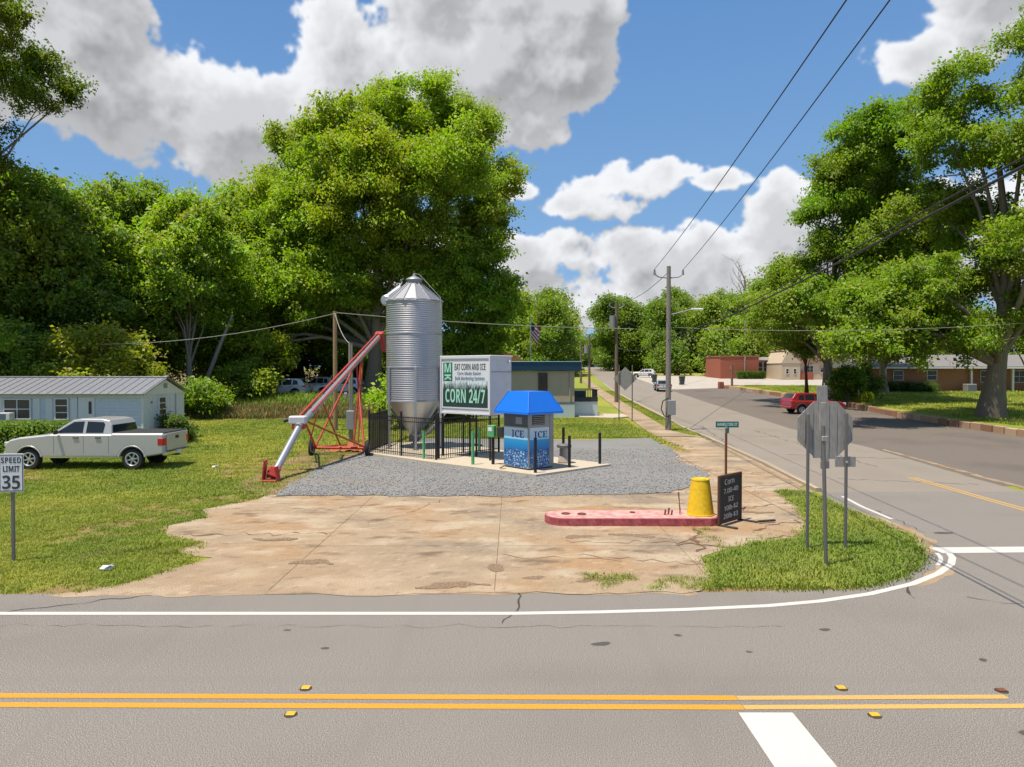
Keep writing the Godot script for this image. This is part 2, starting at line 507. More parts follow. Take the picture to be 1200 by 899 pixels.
# ---------------------------------------------------------------- sky: air and cumulus, everywhere alike
func make_sky() -> Sky:
	var W := 3072
	var H := 1536
	var half := H / 2
	# cloud heaps: azimuth, elevation, half width, half height in degrees, weight
	var heaps := [
		[-38.0, 21.0, 9.0, 8.0, 1.0], [-31.0, 19.0, 9.0, 5.5, 1.0], [-36.0, 27.0, 7.0, 5.0, 1.0], [-25.5, 16.5, 6.0, 4.0, 0.95], [-45.0, 24.0, 9.0, 7.0, 1.0], [-32.0, 25.0, 4.0, 4.0, 0.8],
		[-19.0, 19.0, 6.0, 4.5, 0.9], [-12.0, 22.0, 7.0, 5.5, 1.0], [-5.0, 23.5, 7.0, 5.0, 1.0], [1.5, 24.0, 5.5, 4.5, 1.0], [-3.0, 29.0, 9.0, 4.0, 0.95], [5.5, 27.0, 3.4, 3.2, 0.85], [0.0, 19.0, 4.5, 3.0, 0.8], [-11.0, 31.0, 5.0, 4.0, 0.8], [8.6, 28.0, 1.2, 1.6, 0.7],
		[6.5, 13.4, 4.0, 1.6, 0.85], [9.5, 15.2, 4.5, 1.9, 0.9], [12.5, 15.9, 3.0, 1.2, 0.7], [17.0, 14.8, 2.6, 1.0, 0.75], [3.0, 9.2, 4.5, 1.8, 0.9], [4.5, 10.8, 2.4, 1.2, 0.75], [0.0, 14.6, 2.6, 1.0, 0.6],
		[3.0, 5.2, 6.0, 2.4, 0.95], [8.0, 6.5, 5.0, 2.4, 1.0], [12.0, 8.0, 5.0, 3.0, 1.05], [15.6, 10.0, 2.6, 2.2, 1.0], [19.0, 7.0, 6.0, 4.5, 1.05], [24.0, 9.5, 6.0, 4.5, 1.0], [30.0, 9.0, 7.0, 4.0, 0.9], [38.0, 7.0, 7.0, 5.0, 0.9], [14.0, 4.0, 10.0, 3.0, 1.0],
		[33.0, 22.0, 5.0, 3.0, 0.8], [37.0, 25.0, 6.0, 3.6, 0.9], [42.0, 21.0, 6.0, 5.0, 0.9], [23.0, 29.0, 2.0, 0.6, 0.3], [-12.0, 8.0, 9.0, 3.0, 0.9], [-30.0, 7.0, 12.0, 3.5, 0.85], [-45.0, 9.0, 8.0, 4.0, 0.9],
	]
	var r := RandomNumberGenerator.new()
	r.seed = 41
	for k in 26:                                    # the rest of the sky carries the same kind of cumulus
		var a := r.randf_range(52.0, 308.0)
		var e: float = [r.randf_range(4.0, 14.0), r.randf_range(14.0, 34.0), r.randf_range(34.0, 60.0)][k % 3]
		for j in 4:
			heaps.append([wrapf(a + r.randf_range(-7.0, 7.0), -180.0, 180.0), e + r.randf_range(-2.5, 3.5), r.randf_range(4.0, 8.5), r.randf_range(2.5, 5.0), r.randf_range(0.8, 1.05)])
	for k in 7:
		heaps.append([r.randf_range(-60.0, 60.0), r.randf_range(38.0, 62.0), r.randf_range(7.0, 12.0), r.randf_range(3.0, 5.0), 0.95])
	var gx := 768
	var gy := 192
	var heap := PackedFloat32Array()
	heap.resize(gx * gy)
	heap.fill(-1.0)
	for h in heaps:
		var reach_x: float = h[2] * 2.2
		var reach_y: float = h[3] * 2.2
		for y in range(max(0, int((90.0 - h[1] - reach_y) / 90.0 * gy)), min(gy, int((90.0 - h[1] + reach_y) / 90.0 * gy) + 2)):
			for x in range(int((h[0] - reach_x + 180.0) / 360.0 * gx), int((h[0] + reach_x + 180.0) / 360.0 * gx) + 2):
				var da: float = ((x + 0.5) / gx * 360.0 - 180.0 - h[0]) / h[2]
				var de: float = (90.0 - (y + 0.5) / gy * 90.0 - h[1]) / h[3]
				if de < 0.0:
					de *= 1.5                            # flatter bases
				var q: float = h[4] - 0.62 * (da * da + de * de)
				var at := y * gx + posmod(x, gx)
				heap[at] = max(heap[at], q) + (0.12 * max(0.0, min(heap[at], q)) if q > 0.0 else 0.0)
	var big := FastNoiseLite.new()
	big.seed = 5
	big.frequency = 3.0
	big.fractal_octaves = 6
	big.fractal_gain = 0.58
	var dens := PackedFloat32Array()
	dens.resize(W * half)
	for y in half:
		var el := PI * 0.5 - PI * (y + 0.5) / H
		var ce := cos(el)
		var se := sin(el) * 2.0
		var fy := clampf((y + 0.5) / half * gy - 0.5, 0.0, gy - 1.001)
		var y0 := int(fy)
		var ty := fy - y0
		for x in W:
			var fx := (x + 0.5) / W * gx - 0.5
			var x0 := int(floor(fx))
			var tx := fx - x0
			var xa := posmod(x0, gx)
			var xb := posmod(x0 + 1, gx)
			var h: float = lerp(lerp(heap[y0 * gx + xa], heap[y0 * gx + xb], tx), lerp(heap[y0 * gx + gx + xa], heap[y0 * gx + gx + xb], tx), ty)
			if h < -0.98:
				dens[y * W + x] = -1.0
				continue
			var az := TAU * (x + 0.5) / W - PI
			dens[y * W + x] = h + big.get_noise_3d(sin(az) * ce * 2.0, se, cos(az) * ce * 2.0) * 1.75 - 0.1
	var img := Image.create(W, H, false, Image.FORMAT_RGBF)
	img.fill(Color(0.32, 0.34, 0.3))
	for y in half:
		var el := 90.0 * (1.0 - (y + 0.5) / half)
		var t := pow(clampf(el / 50.0, 0.0, 1.0), 0.48)
		var air := Color(0.34, 0.56, 0.8).lerp(Color(0.036, 0.145, 0.41), t)
		var up1: int = max(0, y - 9)
		var up2: int = max(0, y - 26)
		for x in W:
			var q := dens[y * W + x]
			if q <= -0.08:
				img.set_pixel((x + W / 2) % W, y, air)
				continue
			var a := smoothstep(-0.08, 0.14, q)
			var side := posmod(x - 8, W)
			var lit := 0.5 + (q - dens[up1 * W + side]) * 0.9 + (q - dens[up2 * W + posmod(x - 14, W)]) * 0.5
			lit = clampf(lit, 0.0, 1.0)
			var thick := smoothstep(0.1, 1.2, q)
			var w: float = lerp(0.66, 0.42, thick * 0.85) * lerp(0.66, 1.2, lit)
			var cloud := Color(w * 0.98, w, w * 1.035)
			img.set_pixel((x + W / 2) % W, y, air.lerp(cloud, a))
	var m := PanoramaSkyMaterial.new()
	m.panorama = ImageTexture.create_from_image(img)
	var s := Sky.new()
	s.sky_material = m
	return s


func _ready():
	rng.seed = 7
	fn.seed = 3
	fn.frequency = 0.12
	fn.fractal_octaves = 4
	fn2.seed = 9
	fn2.frequency = 0.02
	fn2.fractal_octaves = 3
	# camera
	var cam := Camera3D.new()
	cam.name = "camera"
	cam.fov = rad_to_deg(2.0 * atan(449.5 / 800.0))
	cam.near = 0.1
	cam.far = 2000.0
	cam.position = Vector3(0, 3.8, 0)
	cam.rotation.x = -atan(14.5 / 800.0)
	add_child(cam)
	cam.current = true
	# sky, exposure
	var we := WorldEnvironment.new()
	we.name = "world_environment"
	var env := Environment.new()
	env.background_mode = Environment.BG_SKY
	env.sky = make_sky()
	env.background_energy_multiplier = 0.92
	env.tonemap_mode = Environment.TONE_MAPPER_LINEAR
	env.tonemap_exposure = 1.3
	env.sdfgi_enabled = true
	env.ssao_enabled = true
	env.ssil_enabled = true
	we.environment = env
	add_child(we)
	# sun: high, from the left and a little behind the lens
	var sun := DirectionalLight3D.new()
	sun.name = "sun"
	sun.light_energy = 1.5
	sun.light_color = Color(1.0, 0.95, 0.87)
	sun.light_angular_distance = 0.5
	sun.shadow_enabled = true
	add_child(sun)
	sun.look_at_from_position(Vector3.ZERO, Vector3(0.27, -1.0, -0.15))
	materials()
	make_clumps()
	setting()
	left_side()
	corn_corner()
	front_lot()
	signs()
	street_side()
	vegetation()


# ---------------------------------------------------------------- the setting
func turf_tint(x: float, d: float) -> Color:
	var a := fn.get_noise_2d(x, d) * 0.5 + 0.5
	var q := fn.get_noise_2d(x * 5.0 + 40.0, d * 5.0) * 0.5 + 0.5
	var c := Color(0.25, 0.32, 0.034).lerp(Color(0.42, 0.42, 0.06), smoothstep(0.3, 0.75, a))
	c = c.lerp(Color(0.3, 0.25, 0.09), smoothstep(0.62, 0.95, q) * 0.6)
	return c

func yard_tint(x: float, d: float) -> Color:
	var c := turf_tint(x, d)
	# bare earth beside the worn concrete, round the truck's front wheels and along the road edge
	var e := 0.0
	e = max(e, smoothstep(2.6, 0.2, abs(x + 9.2 + fn2.get_noise_2d(d * 30.0, 3.0) * 2.0)) * smoothstep(24.0, 18.0, d) * smoothstep(13.0, 16.0, d))
	e = max(e, smoothstep(2.6, 0.4, Vector2((x + 17.4) * 0.6, d - 24.3).length()))
	e = max(e, smoothstep(0.9, 0.1, d - 11.55))
	e = max(e, smoothstep(4.0, 1.0, Vector2(x + 9.4, (d - 27.0) * 0.55).length()))
	e *= smoothstep(0.2, 0.75, fn.get_noise_2d(x * 7.0, d * 7.0) * 0.5 + 0.5) * 1.3
	return c.lerp(Color(0.36, 0.22, 0.12), clampf(e, 0.0, 0.9))

func road_tint(x: float, d: float) -> Color:
	var v := 1.0 + fn.get_noise_2d(x * 0.8, d * 3.0) * 0.16 + fn.get_noise_2d(x * 9.0, d * 9.0) * 0.07
	return Color(v, v * 0.995, v * 0.985)

func street_tint(x: float, d: float) -> Color:
	var along := x - d * 0.083
	var v := 1.0 + fn.get_noise_2d(along * 6.0, d * 0.6) * 0.13 + fn.get_noise_2d(x * 7.0, d * 5.0) * 0.08
	return Color(v, v * 0.99, v * 0.97)

func lot_tint(x: float, d: float) -> Color:
	var v := 1.0 + fn.get_noise_2d(x * 1.2, d * 1.2) * 0.5
	var c := Color(v, v, v)
	return c.lerp(Color(1.9, 1.5, 1.1), smoothstep(0.58, 0.9, fn.get_noise_2d(x * 1.6 + 9.0, d * 1.6) * 0.5 + 0.5) * 0.55)

# weathered concrete under blown red soil: ochre stains, pale washed slabs, dark smudges
func court_tint(x: float, d: float) -> Color:
	var a := fn.get_noise_2d(x * 1.6, d * 3.0) * 0.5 + 0.5
	var q := fn.get_noise_2d(x * 3.4 + 50.0, d * 7.0) * 0.5 + 0.5
	var s := fn.get_noise_2d(x * 6.0 - 20.0, d * 11.0) * 0.5 + 0.5
	var c := Color(0.4, 0.305, 0.2)
	c = c.lerp(Color(0.4, 0.255, 0.135), smoothstep(0.45, 0.78, a))
	c = c.lerp(Color(0.5, 0.415, 0.3), smoothstep(0.5, 0.75, q) * 0.85)
	c = c.lerp(Color(0.27, 0.22, 0.165), smoothstep(0.55, 0.8, 1.0 - a) * 0.85)
	c = c.lerp(Color(0.17, 0.105, 0.06), smoothstep(0.62, 0.85, s) * 0.85)
	# loose sand drifted over the slabs next to the road
	var sand := smoothstep(15.2, 13.6, d + fn.get_noise_2d(x * 1.5, 7.0) * 1.6) * smoothstep(1.5, -1.5, x)
	c = c.lerp(Color(0.42, 0.32, 0.215) * (0.92 + 0.5 * (q - 0.5)), sand * 0.7)
	c = c.lerp(Color(0.13, 0.085, 0.055), smoothstep(0.66, 0.84, fn.get_noise_2d(x * 4.0 + 11.0, d * 9.0 + 5.0) * 0.5 + 0.5) * 0.75)
	var fleck := fn.get_noise_2d(x * 38.0, d * 60.0) * 0.5 + 0.5
	c = c.lerp(Color(0.19, 0.13, 0.085), smoothstep(0.62, 0.8, fleck) * 0.55)
	c = c.lerp(Color(0.58, 0.49, 0.37), smoothstep(0.64, 0.82, fn.get_noise_2d(x * 22.0 + 70.0, d * 34.0) * 0.5 + 0.5) * 0.5)
	return c

func gravel_tint(x: float, d: float) -> Color:
	var a := fn.get_noise_2d(x * 2.0, d * 2.0) * 0.5 + 0.5
	var v := 0.9 + 0.3 * (a - 0.5)
	var c := Color(v, v * 1.02, v * 1.04)
	return c.lerp(Color(1.25, 0.92, 0.62), smoothstep(0.6, 0.85, fn.get_noise_2d(x * 3.0 + 20.0, d * 3.0) * 0.5 + 0.5) * 0.55)

func soil_tint(x: float, d: float) -> Color:
	var a := fn.get_noise_2d(x * 4.0, d * 4.0) * 0.5 + 0.5
	return Color(0.27, 0.16, 0.09).lerp(Color(0.36, 0.26, 0.15), smoothstep(0.3, 0.8, a))

func pale_tint(x: float, d: float) -> Color:
	var v := 1.0 + fn.get_noise_2d(x, d * 2.0) * 0.16
	return Color(0.5, 0.46, 0.4) * v

func dry_tint(x: float, d: float) -> Color:
	return Color(0.25, 0.19, 0.085).lerp(Color(0.14, 0.17, 0.035), smoothstep(0.45, 0.7, fn.get_noise_2d(x * 2.0, d * 2.0) * 0.5 + 0.5))

func edge_pt(k: float) -> Vector2:      # left kerb of the side street, k = distance
	var p := [[18.9, 9.5], [23.3, 9.94], [27.6, 10.37], [35.3, 10.95], [46.3, 11.55], [56.0, 11.95], [69.5, 12.4], [89.7, 13.3], [130.0, 16.4], [200.0, 22.0], [300.0, 30.0]]
	for j in p.size() - 1:
		if k <= p[j + 1][0]:
			return Vector2(lerp(p[j][1], p[j + 1][1], (k - p[j][0]) / (p[j + 1][0] - p[j][0])), k)
	return Vector2(30.0, k)

func setting():
	var b := B.new()
	sheet(pv([-420, -60, 420, -60, 420, 690, -420, 690]), 0.0, 60.0, turf_tint, b)
	ground_at("ground", b, M.turf)
	b = B.new()
	sheet(pv([-44, 11.3, 9.5, 11.3, 9.5, 44.0, -44, 44.0]), 0.005, 0.5, yard_tint, b)
	ground_at("lawn", b, M.turf)
	b = B.new()
	sheet(pv([-70, 44.0, 9.3, 44.0, 10.6, 90.0, -70, 90.0]), 0.005, 2.0, yard_tint, b)
	ground_at("back_field", b, M.turf)
	# roads
	b = B.new()
	sheet(pv([-70, -30, 70, -30, 70, 11.0, 24, 11.3, 19.5, 13.0, 17.2, 16.5, 16.1, 21.4, 9.7, 21.4, 9.25, 20.3, 9.17, 18.4, 9.2, 16.7, 9.12, 15.5, 8.7, 14.3, 8.1, 13.4, 7.3, 12.55, 6.5, 12.05, 5.9, 11.8, 3.0, 11.62, -4.0, 11.6, -12.0, 11.5, -70, 11.5]), 0.012, 0.5, road_tint, b)
	var road := ground_at("main_road", b, M.asphalt)
	b = B.new()
	var poly := PackedVector2Array()
	for k in [21.4, 27.6, 35.3, 46.3, 56.0, 69.5, 89.7, 130.0, 200.0, 300.0]:
		poly.append(edge_pt(k))
	poly.append_array(pv([38, 300, 29.6, 200, 23.9, 130, 21.2, 92, 19.8, 72, 18.6, 49, 17.74, 33.7, 16.35, 24.2, 16.1, 21.4]))
	sheet(poly, 0.009, 1.0, street_tint, b)
	var street := ground_at("side_street", b, M.old_asphalt)
	b = B.new()
	sheet(ragged(pv([16.2, 22.5, 17.6, 33.7, 18.5, 49, 19.7, 72, 21.1, 92, 30.2, 97, 31.0, 84, 31.0, 74, 31.4, 63, 30.3, 53, 30.4, 48, 30.2, 43, 29.6, 39, 29.0, 33, 28, 27, 24, 24]), 0.7, 0.12, 4), 0.006, 0.8, lot_tint, b)
	ground_at("parking_lot", b, M.lot_asphalt)
	b = B.new()
	sheet(pv([21.3, 92.5, 30.4, 97.2, 44, 97, 70, 96, 95, 96, 95, 150, 26, 150, 24.0, 130]), 0.007, 3.0, pale_tint, b)
	ground_at("church_lot", b, M.concrete)
	# markings
	for q in [[7.9, 2.55, M.yellow_line], [7.68, 2.55, M.yellow_line]]:
		obj(strip([Vector2(-60, q[0] + 0.02), Vector2(-6, q[0]), Vector2(2.6, q[0] - 0.06)], 0.115, 0.016), "centre_line", q[2], road)
		obj(strip([Vector2(2.61, q[0] - 0.06), Vector2(5.75, q[0] - 0.03)], 0.1, 0.016), "centre_line", M.yellow_worn, road)
	obj(strip([Vector2(5.75, 7.66), Vector2(9.5, 7.66)], 0.09, 0.016), "centre_line", M.yellow_worn, road)
	var curve := [Vector2(-60, 10.55), Vector2(-8, 10.6), Vector2(0, 10.6), Vector2(1.34, 10.66), Vector2(2.71, 10.77), Vector2(4.13, 10.95), Vector2(5.07, 11.17), Vector2(6.09, 11.54), Vector2(7.15, 12.1), Vector2(7.98, 12.71), Vector2(8.62, 13.33), Vector2(8.95, 13.8), Vector2(9.12, 14.2)]
	obj(strip(curve, 0.13, 0.016), "edge_line", M.white_line, road)
	obj(strip([Vector2(8.3, 13.25), Vector2(8.58, 13.58), Vector2(8.76, 13.9), Vector2(8.84, 14.14)], 0.08, 0.016), "edge_line", M.white_line, road)
	obj(strip([Vector2(9.72, 17.4), Vector2(9.78, 19.0), Vector2(10.0, 20.6)], 0.11, 0.016), "edge_line", M.white_line, road)
	obj(strip([Vector2(8.95, 14.36), Vector2(13.2, 14.5)], 0.46, 0.016), "stop_bar", M.white_line, road)
	obj(strip([Vector2(2.81, 7.5), Vector2(2.81, 4.6)], 0.6, 0.016), "stop_bar", M.white_line, road)
	for s in [-0.1, 0.1]:
		obj(strip([Vector2(13.95 + s, 15.0), Vector2(14.05 + s, 20.0), Vector2(14.2 + s, 24.2)], 0.1, 0.016), "centre_line", M.yellow_worn, road)
	# cracks and sealed joints
	for q in [[-9.4, 10.0, -6.1, 11.5, 0.03], [0.05, 10.75, 0.14, 11.6, 0.03], [-0.2, 10.2, 0.05, 10.75, 0.02], [6.7, 11.3, 6.95, 11.9, 0.035], [7.6, 11.3, 12.0, 9.6, 0.022], [9.7, 15.9, 9.9, 18.5, 0.02], [-8.0, 10.08, 4.0, 10.06, 0.006]]:
		obj(strip([Vector2(q[0], q[1]), Vector2(q[2], q[3])], q[4], 0.0155, 0.05), "crack", M.crack_fill, road)
	for q in [[11.5, 24, 15.6, 22.8], [12.3, 31, 17.0, 29.4], [10.9, 33, 13.0, 47], [13.3, 40, 18.0, 38.5], [14.4, 27, 15.5, 44], [12.9, 58, 18.9, 56], [11.9, 50, 13.4, 49.2]]:
		obj(strip([Vector2(q[0], q[1]), Vector2(q[2], q[3])], 0.05, 0.0125, 0.1), "crack", M.crack_fill, street)
	# worn and stained patches, sand washed against the corner
	for q in [[4.6, 9.9, 0.09, 0.05], [-2.6, 9.3, 0.06, 0.04], [6.2, 8.9, 0.08, 0.05], [1.2, 9.4, 0.14, 0.07], [5.5, 7.05, 0.2, 0.06], [2.4, 9.7, 0.06, 0.04], [10.1, 15.9, 0.25, 0.1], [-3.3, 9.9, 0.05, 0.03], [3.2, 9.15, 0.05, 0.04]]:
		var ov := []
		for k in 14:
			ov.append(q[0] + cos(TAU * k / 14.0) * q[2])
			ov.append(q[1] + sin(TAU * k / 14.0) * q[3])
		b = B.new()
		sheet(ragged(pv(ov), 0.05, 0.05, int(q[0] * 10.0)), 0.0142, 0.3, plain_tint, b)
		obj(b, "stain", M.road_stain, road)
	for q in [[[8.55, 13.9, 8.95, 15.0, 9.3, 16.6, 9.3, 18.4, 9.45, 18.4, 9.6, 16.5, 9.5, 15.2, 9.1, 14.65], 51], [[6.9, 12.0, 7.7, 12.6, 8.3, 13.2, 8.5, 13.0, 7.9, 12.35, 7.1, 11.9], 52], [[16.4, 21.4, 16.7, 24.2, 17.9, 33.0, 18.05, 33.0, 16.95, 24.2, 16.8, 21.4], 53], [[-7.8, 11.4, -4.0, 11.5, 0.0, 11.52, 3.2, 11.52, 3.2, 11.66, 0.0, 11.7, -4.0, 11.68, -7.6, 11.6], 54]]:
		b = B.new()
		sheet(ragged(pv(q[0]), 0.12, 0.07, q[1]), 0.0146, 0.3, court_tint, b)
		obj(b, "sand_drift", M.soil, road)
	# forecourt slabs
	var court := Node3D.new()
	court.name = "forecourt"
	court.set_meta("kind", "structure")
	add_child(court)
	var edge := ragged(pv([-7.6, 11.45, -6.9, 12.0, -6.5, 12.9, -6.2, 13.7, -7.2, 14.3, -6.9, 15.1, -8.1, 15.7, -8.5, 16.6, -7.9, 17.6, -8.5, 18.6, -7.6, 20.0, -7.4, 21.3, 0.0, 22.0, 6.0, 23.5, 8.0, 36.5, 8.4, 39.5, 10.9, 39.5, 10.85, 35.3, 10.28, 27.6, 9.85, 23.3, 9.35, 21.3, 8.44, 21.5, 8.0, 19.0, 7.4, 17.0, 6.6, 15.4, 5.3, 14.9, 4.4, 14.1, 3.9, 13.6, 3.75, 12.6, 3.3, 11.6]), 0.35, 0.16, 12)
	var xs := [-12.0, -4.2, -0.3, 3.6, 7.4, 12.0]
	var zs := [11.3, 14.7, 21.0, 27.0, 33.0, 40.0]
	for a in xs.size() - 1:
		for c in zs.size() - 1:
			var g := 0.007
			for p in Geometry2D.intersect_polygons(pv([xs[a] + g, zs[c] + g, xs[a + 1] - g, zs[c] + g, xs[a + 1] - g, zs[c + 1] - g, xs[a] + g, zs[c + 1] - g]), edge):
				b = B.new()
				sheet(p, 0.017 + 0.003 * ((a * 7 + c * 3) % 3), 0.08 if c < 2 else 0.16, court_tint, b)
				if b.i.size() > 0:
					obj(b, "slab", M.concrete, court)
	b = B.new()
	sheet(edge, 0.008, 1.0, soil_tint, b)
	obj(b, "bed", M.soil, court)
	for q in [[-7.6, 15.6, -4.3, 15.9, 0.035], [1.2, 15.1, 4.4, 15.0, 0.04], [3.6, 14.9, 5.6, 14.3, 0.05], [4.4, 16.3, 4.0, 14.2, 0.07], [5.6, 16.0, 7.2, 17.2, 0.06], [5.9, 18.4, 7.9, 19.6, 0.05], [1.3, 14.0, 3.8, 13.2, 0.03], [-3.6, 16.5, -2.0, 20.0, 0.02], [6.6, 22.0, 8.9, 22.6, 0.05], [5.2, 15.2, 7.0, 15.8, 0.04], [2.2, 13.6, -0.2, 13.9, 0.025], [7.5, 25.0, 9.9, 25.4, 0.03], [-6.2, 18.4, -4.4, 18.9, 0.02]]:
		obj(strip([Vector2(q[0], q[1]), Vector2(q[2], q[3])], q[4], 0.027, 0.12), "crack", M.dirt_fill, court)
	for q in [[-1.0, 11.95, 0.75, 0.16], [-5.3, 15.3, 0.5, 0.14], [1.55, 12.3, 0.4, 0.15], [0.45, 12.5, 0.2, 0.1], [-3.9, 13.4, 0.5, 0.12], [2.7, 15.6, 0.5, 0.12], [-0.3, 13.1, 0.12, 0.2], [1.6, 15.5, 0.35, 0.2], [6.5, 18.2, 0.5, 0.15], [6.1, 19.8, 0.6, 0.12]]:
		var ov := []
		for k in 20:
			ov.append(q[0] + cos(TAU * k / 20.0) * q[2])
			ov.append(q[1] + sin(TAU * k / 20.0) * q[3])
		b = B.new()
		sheet(ragged(pv(ov), 0.05, 0.14, int(q[0] * 10.0) + 90), 0.0262, 0.3, plain_tint, b)
		if b.i.size() > 0:
			obj(b, "stain", M.dirt_stain, court)
	# grey gravel round the kiosk, red earth round the auger
	b = B.new()
	sheet(ragged(pv([-7.2, 20.7, -4.0, 20.6, 0.0, 20.5, 2.6, 20.7, 5.0, 21.1, 6.2, 23.0, 7.2, 25.0, 7.0, 28.0, 7.7, 33.0, 7.8, 38.5, 4.7, 37.6, 2.0, 37.4, -1.0, 37.8, -5.0, 38.4, -6.4, 33.0, -6.9, 31.0, -7.6, 26.0]), 0.3, 0.16, 33), 0.036, 0.4, gravel_tint, b)
	ground_at("gravel_patch", b, M.gravel)
	b = B.new()
	sheet(ragged(pv([-8.8, 21.5, -7.0, 21.0, -6.6, 26.0, -6.2, 31.5, -6.4, 34.5, -9.2, 34.8, -9.8, 31.0, -9.6, 27.0]), 0.3, 0.3, 34), 0.031, 0.4, soil_tint, b)
	ground_at("dirt_patch", b, M.soil)
	# kerb and sidewalk along the street
	b = B.new()
	var kp := [21.4, 27.6, 35.3, 45.0, 46.3, 56.0, 67.0, 69.5, 87.0, 89.7, 110.0]
	for k in kp.size() - 1:
		var p: Vector2 = edge_pt(kp[k])
		var q: Vector2 = edge_pt(kp[k + 1])
		var o := [Vector2(-0.2, 0.0), Vector2(-0.2, 0.115), Vector2(-0.17, 0.13), Vector2(-0.04, 0.13), Vector2(-0.01, 0.11), Vector2(0.02, 0.0)]
		for j in o.size() - 1:
			b.face([V(p.x + o[j].x, lie(p.y) + o[j].y, p.y), V(p.x + o[j + 1].x, lie(p.y) + o[j + 1].y, p.y), V(q.x + o[j + 1].x, lie(q.y) + o[j + 1].y, q.y), V(q.x + o[j].x, lie(q.y) + o[j].y, q.y)], Vector3(o[j].y - o[j + 1].y, o[j + 1].x - o[j].x, 0) * (1.0 if j != 0 else 1.0) + Vector3(-0.01 if j == 0 else 0.0, 0, 0))
	var k0: Vector2 = edge_pt(21.4)
	b.face([Vector2(-0.2, 0.0), Vector2(-0.2, 0.115), Vector2(-0.17, 0.13), Vector2(-0.04, 0.13), Vector2(-0.01, 0.11), Vector2(0.02, 0.0)].map(func(o): return V(k0.x + o.x, o.y, k0.y)), Vector3(0, 0, 1))
	ground_at("kerb", b, M.kerb_concrete)
	b = B.new()
	sheet(pv([8.3, 39.3, 10.6, 39.3, 10.1, 43.0, 10.5, 52, 10.9, 62, 12.0, 90, 14.2, 125, 12.9, 125, 10.6, 90, 9.4, 62, 8.75, 48, 8.5, 43.4]), 0.05, 0.8, court_tint, b)
	ground_at("sidewalk", b, M.concrete)
	# the raised lawn on the right, held by a low wall of stones
	b = B.new()
	sheet(pv([29.6, 38.0, 30.2, 43.4, 30.4, 48, 30.3, 53, 31.4, 63, 31.1, 74.7, 30.8, 84, 30.2, 96, 44, 96.5, 120, 95, 120, 33, 29.2, 33]), 0.4, 2.5, turf_tint, b)
	ground_at("raised_lawn", b, M.turf)
	var wall := thing("retaining_wall", "low wall of reddish stone blocks holding up the lawn", "wall")
	var line := [Vector2(29.0, 33), Vector2(29.4, 38.5), Vector2(30.0, 43.4), Vector2(30.15, 48), Vector2(30.05, 53), Vector2(31.15, 63), Vector2(30.85, 74.7), Vector2(30.55, 84), Vector2(29.9, 96), Vector2(36, 96.8)]
	var tones := [mat("wall_a", col(0.33, 0.17, 0.1), 0.95), mat("wall_b", col(0.42, 0.27, 0.17), 0.95), mat("wall_c", col(0.28, 0.15, 0.095), 0.95), mat("wall_d", col(0.5, 0.36, 0.24), 0.95)]
	var blocks := []
	for k in 4:
		blocks.append(bx(Vector3.ZERO, Vector3(0.98, 0.5, 0.3), 0.03).mesh())
	for k in line.size() - 1:
		var p: Vector2 = line[k]
		var q: Vector2 = line[k + 1]
		var len := p.distance_to(q)
		var cnt := int(len / 1.0)
		for j in cnt:
			var w: Vector2 = p.lerp(q, (j + 0.5) / cnt)
			var turn := Basis(Vector3.UP, atan2(q.y - p.y, q.x - p.x) + rng.randf_range(-0.03, 0.03))
			put(blocks[j % 4], "stone", tones[rng.randi() % 4], wall, V(w.x, lie(w.y) + 0.2 + rng.randf_range(-0.03, 0.03), w.y), turn)
	# the bank behind the yard
	b = B.new()
	b.tinted = true
	var prof := [[50.5, -0.02], [53.0, 0.3], [55.5, 0.75], [58.0, 0.95], [67.0, 0.95], [87.0, 1.1], [110.0, 1.2], [140.0, 1.2]]
	for k in prof.size() - 1:
		for s in 38:
			var g := func(x, r):
				var f := smoothstep(-4.5, -10.0, x)
				b.tint = dry_tint(x, r[0])
				return V(x, lie(r[0]) + r[1] * f - 0.03 * (1.0 - f) + (fn.get_noise_2d(x * 3.0, r[0] * 3.0) * 0.12 if r != prof[0] else 0.0), r[0])
			var x0 := -80.0 + s * 2.0
			b.face([g.call(x0, prof[k]), g.call(x0 + 2.0, prof[k]), g.call(x0 + 2.0, prof[k + 1]), g.call(x0, prof[k + 1])], Vector3.UP)
	ground_at("bank", b, M.turf)


# ---------------------------------------------------------------- shared builders
func prism(poly: Array, y0: float, y1: float) -> B:
	var b := B.new()
	var p := PackedVector2Array(poly)
	var idx := Geometry2D.triangulate_polygon(p)
	for k in range(0, idx.size(), 3):
		b.face([V(p[idx[k]].x, y1, p[idx[k]].y), V(p[idx[k + 1]].x, y1, p[idx[k + 1]].y), V(p[idx[k + 2]].x, y1, p[idx[k + 2]].y)], Vector3.UP)
	var area := 0.0
	for k in p.size():
		area += p[k].cross(p[(k + 1) % p.size()])
	for k in p.size():
		var a := p[k]
		var c := p[(k + 1) % p.size()]
		var e := (c - a) * signf(area)
		b.face([V(a.x, y0, a.y), V(c.x, y0, c.y), V(c.x, y1, c.y), V(a.x, y1, a.y)], V(e.y, 0, -e.x))
	return b

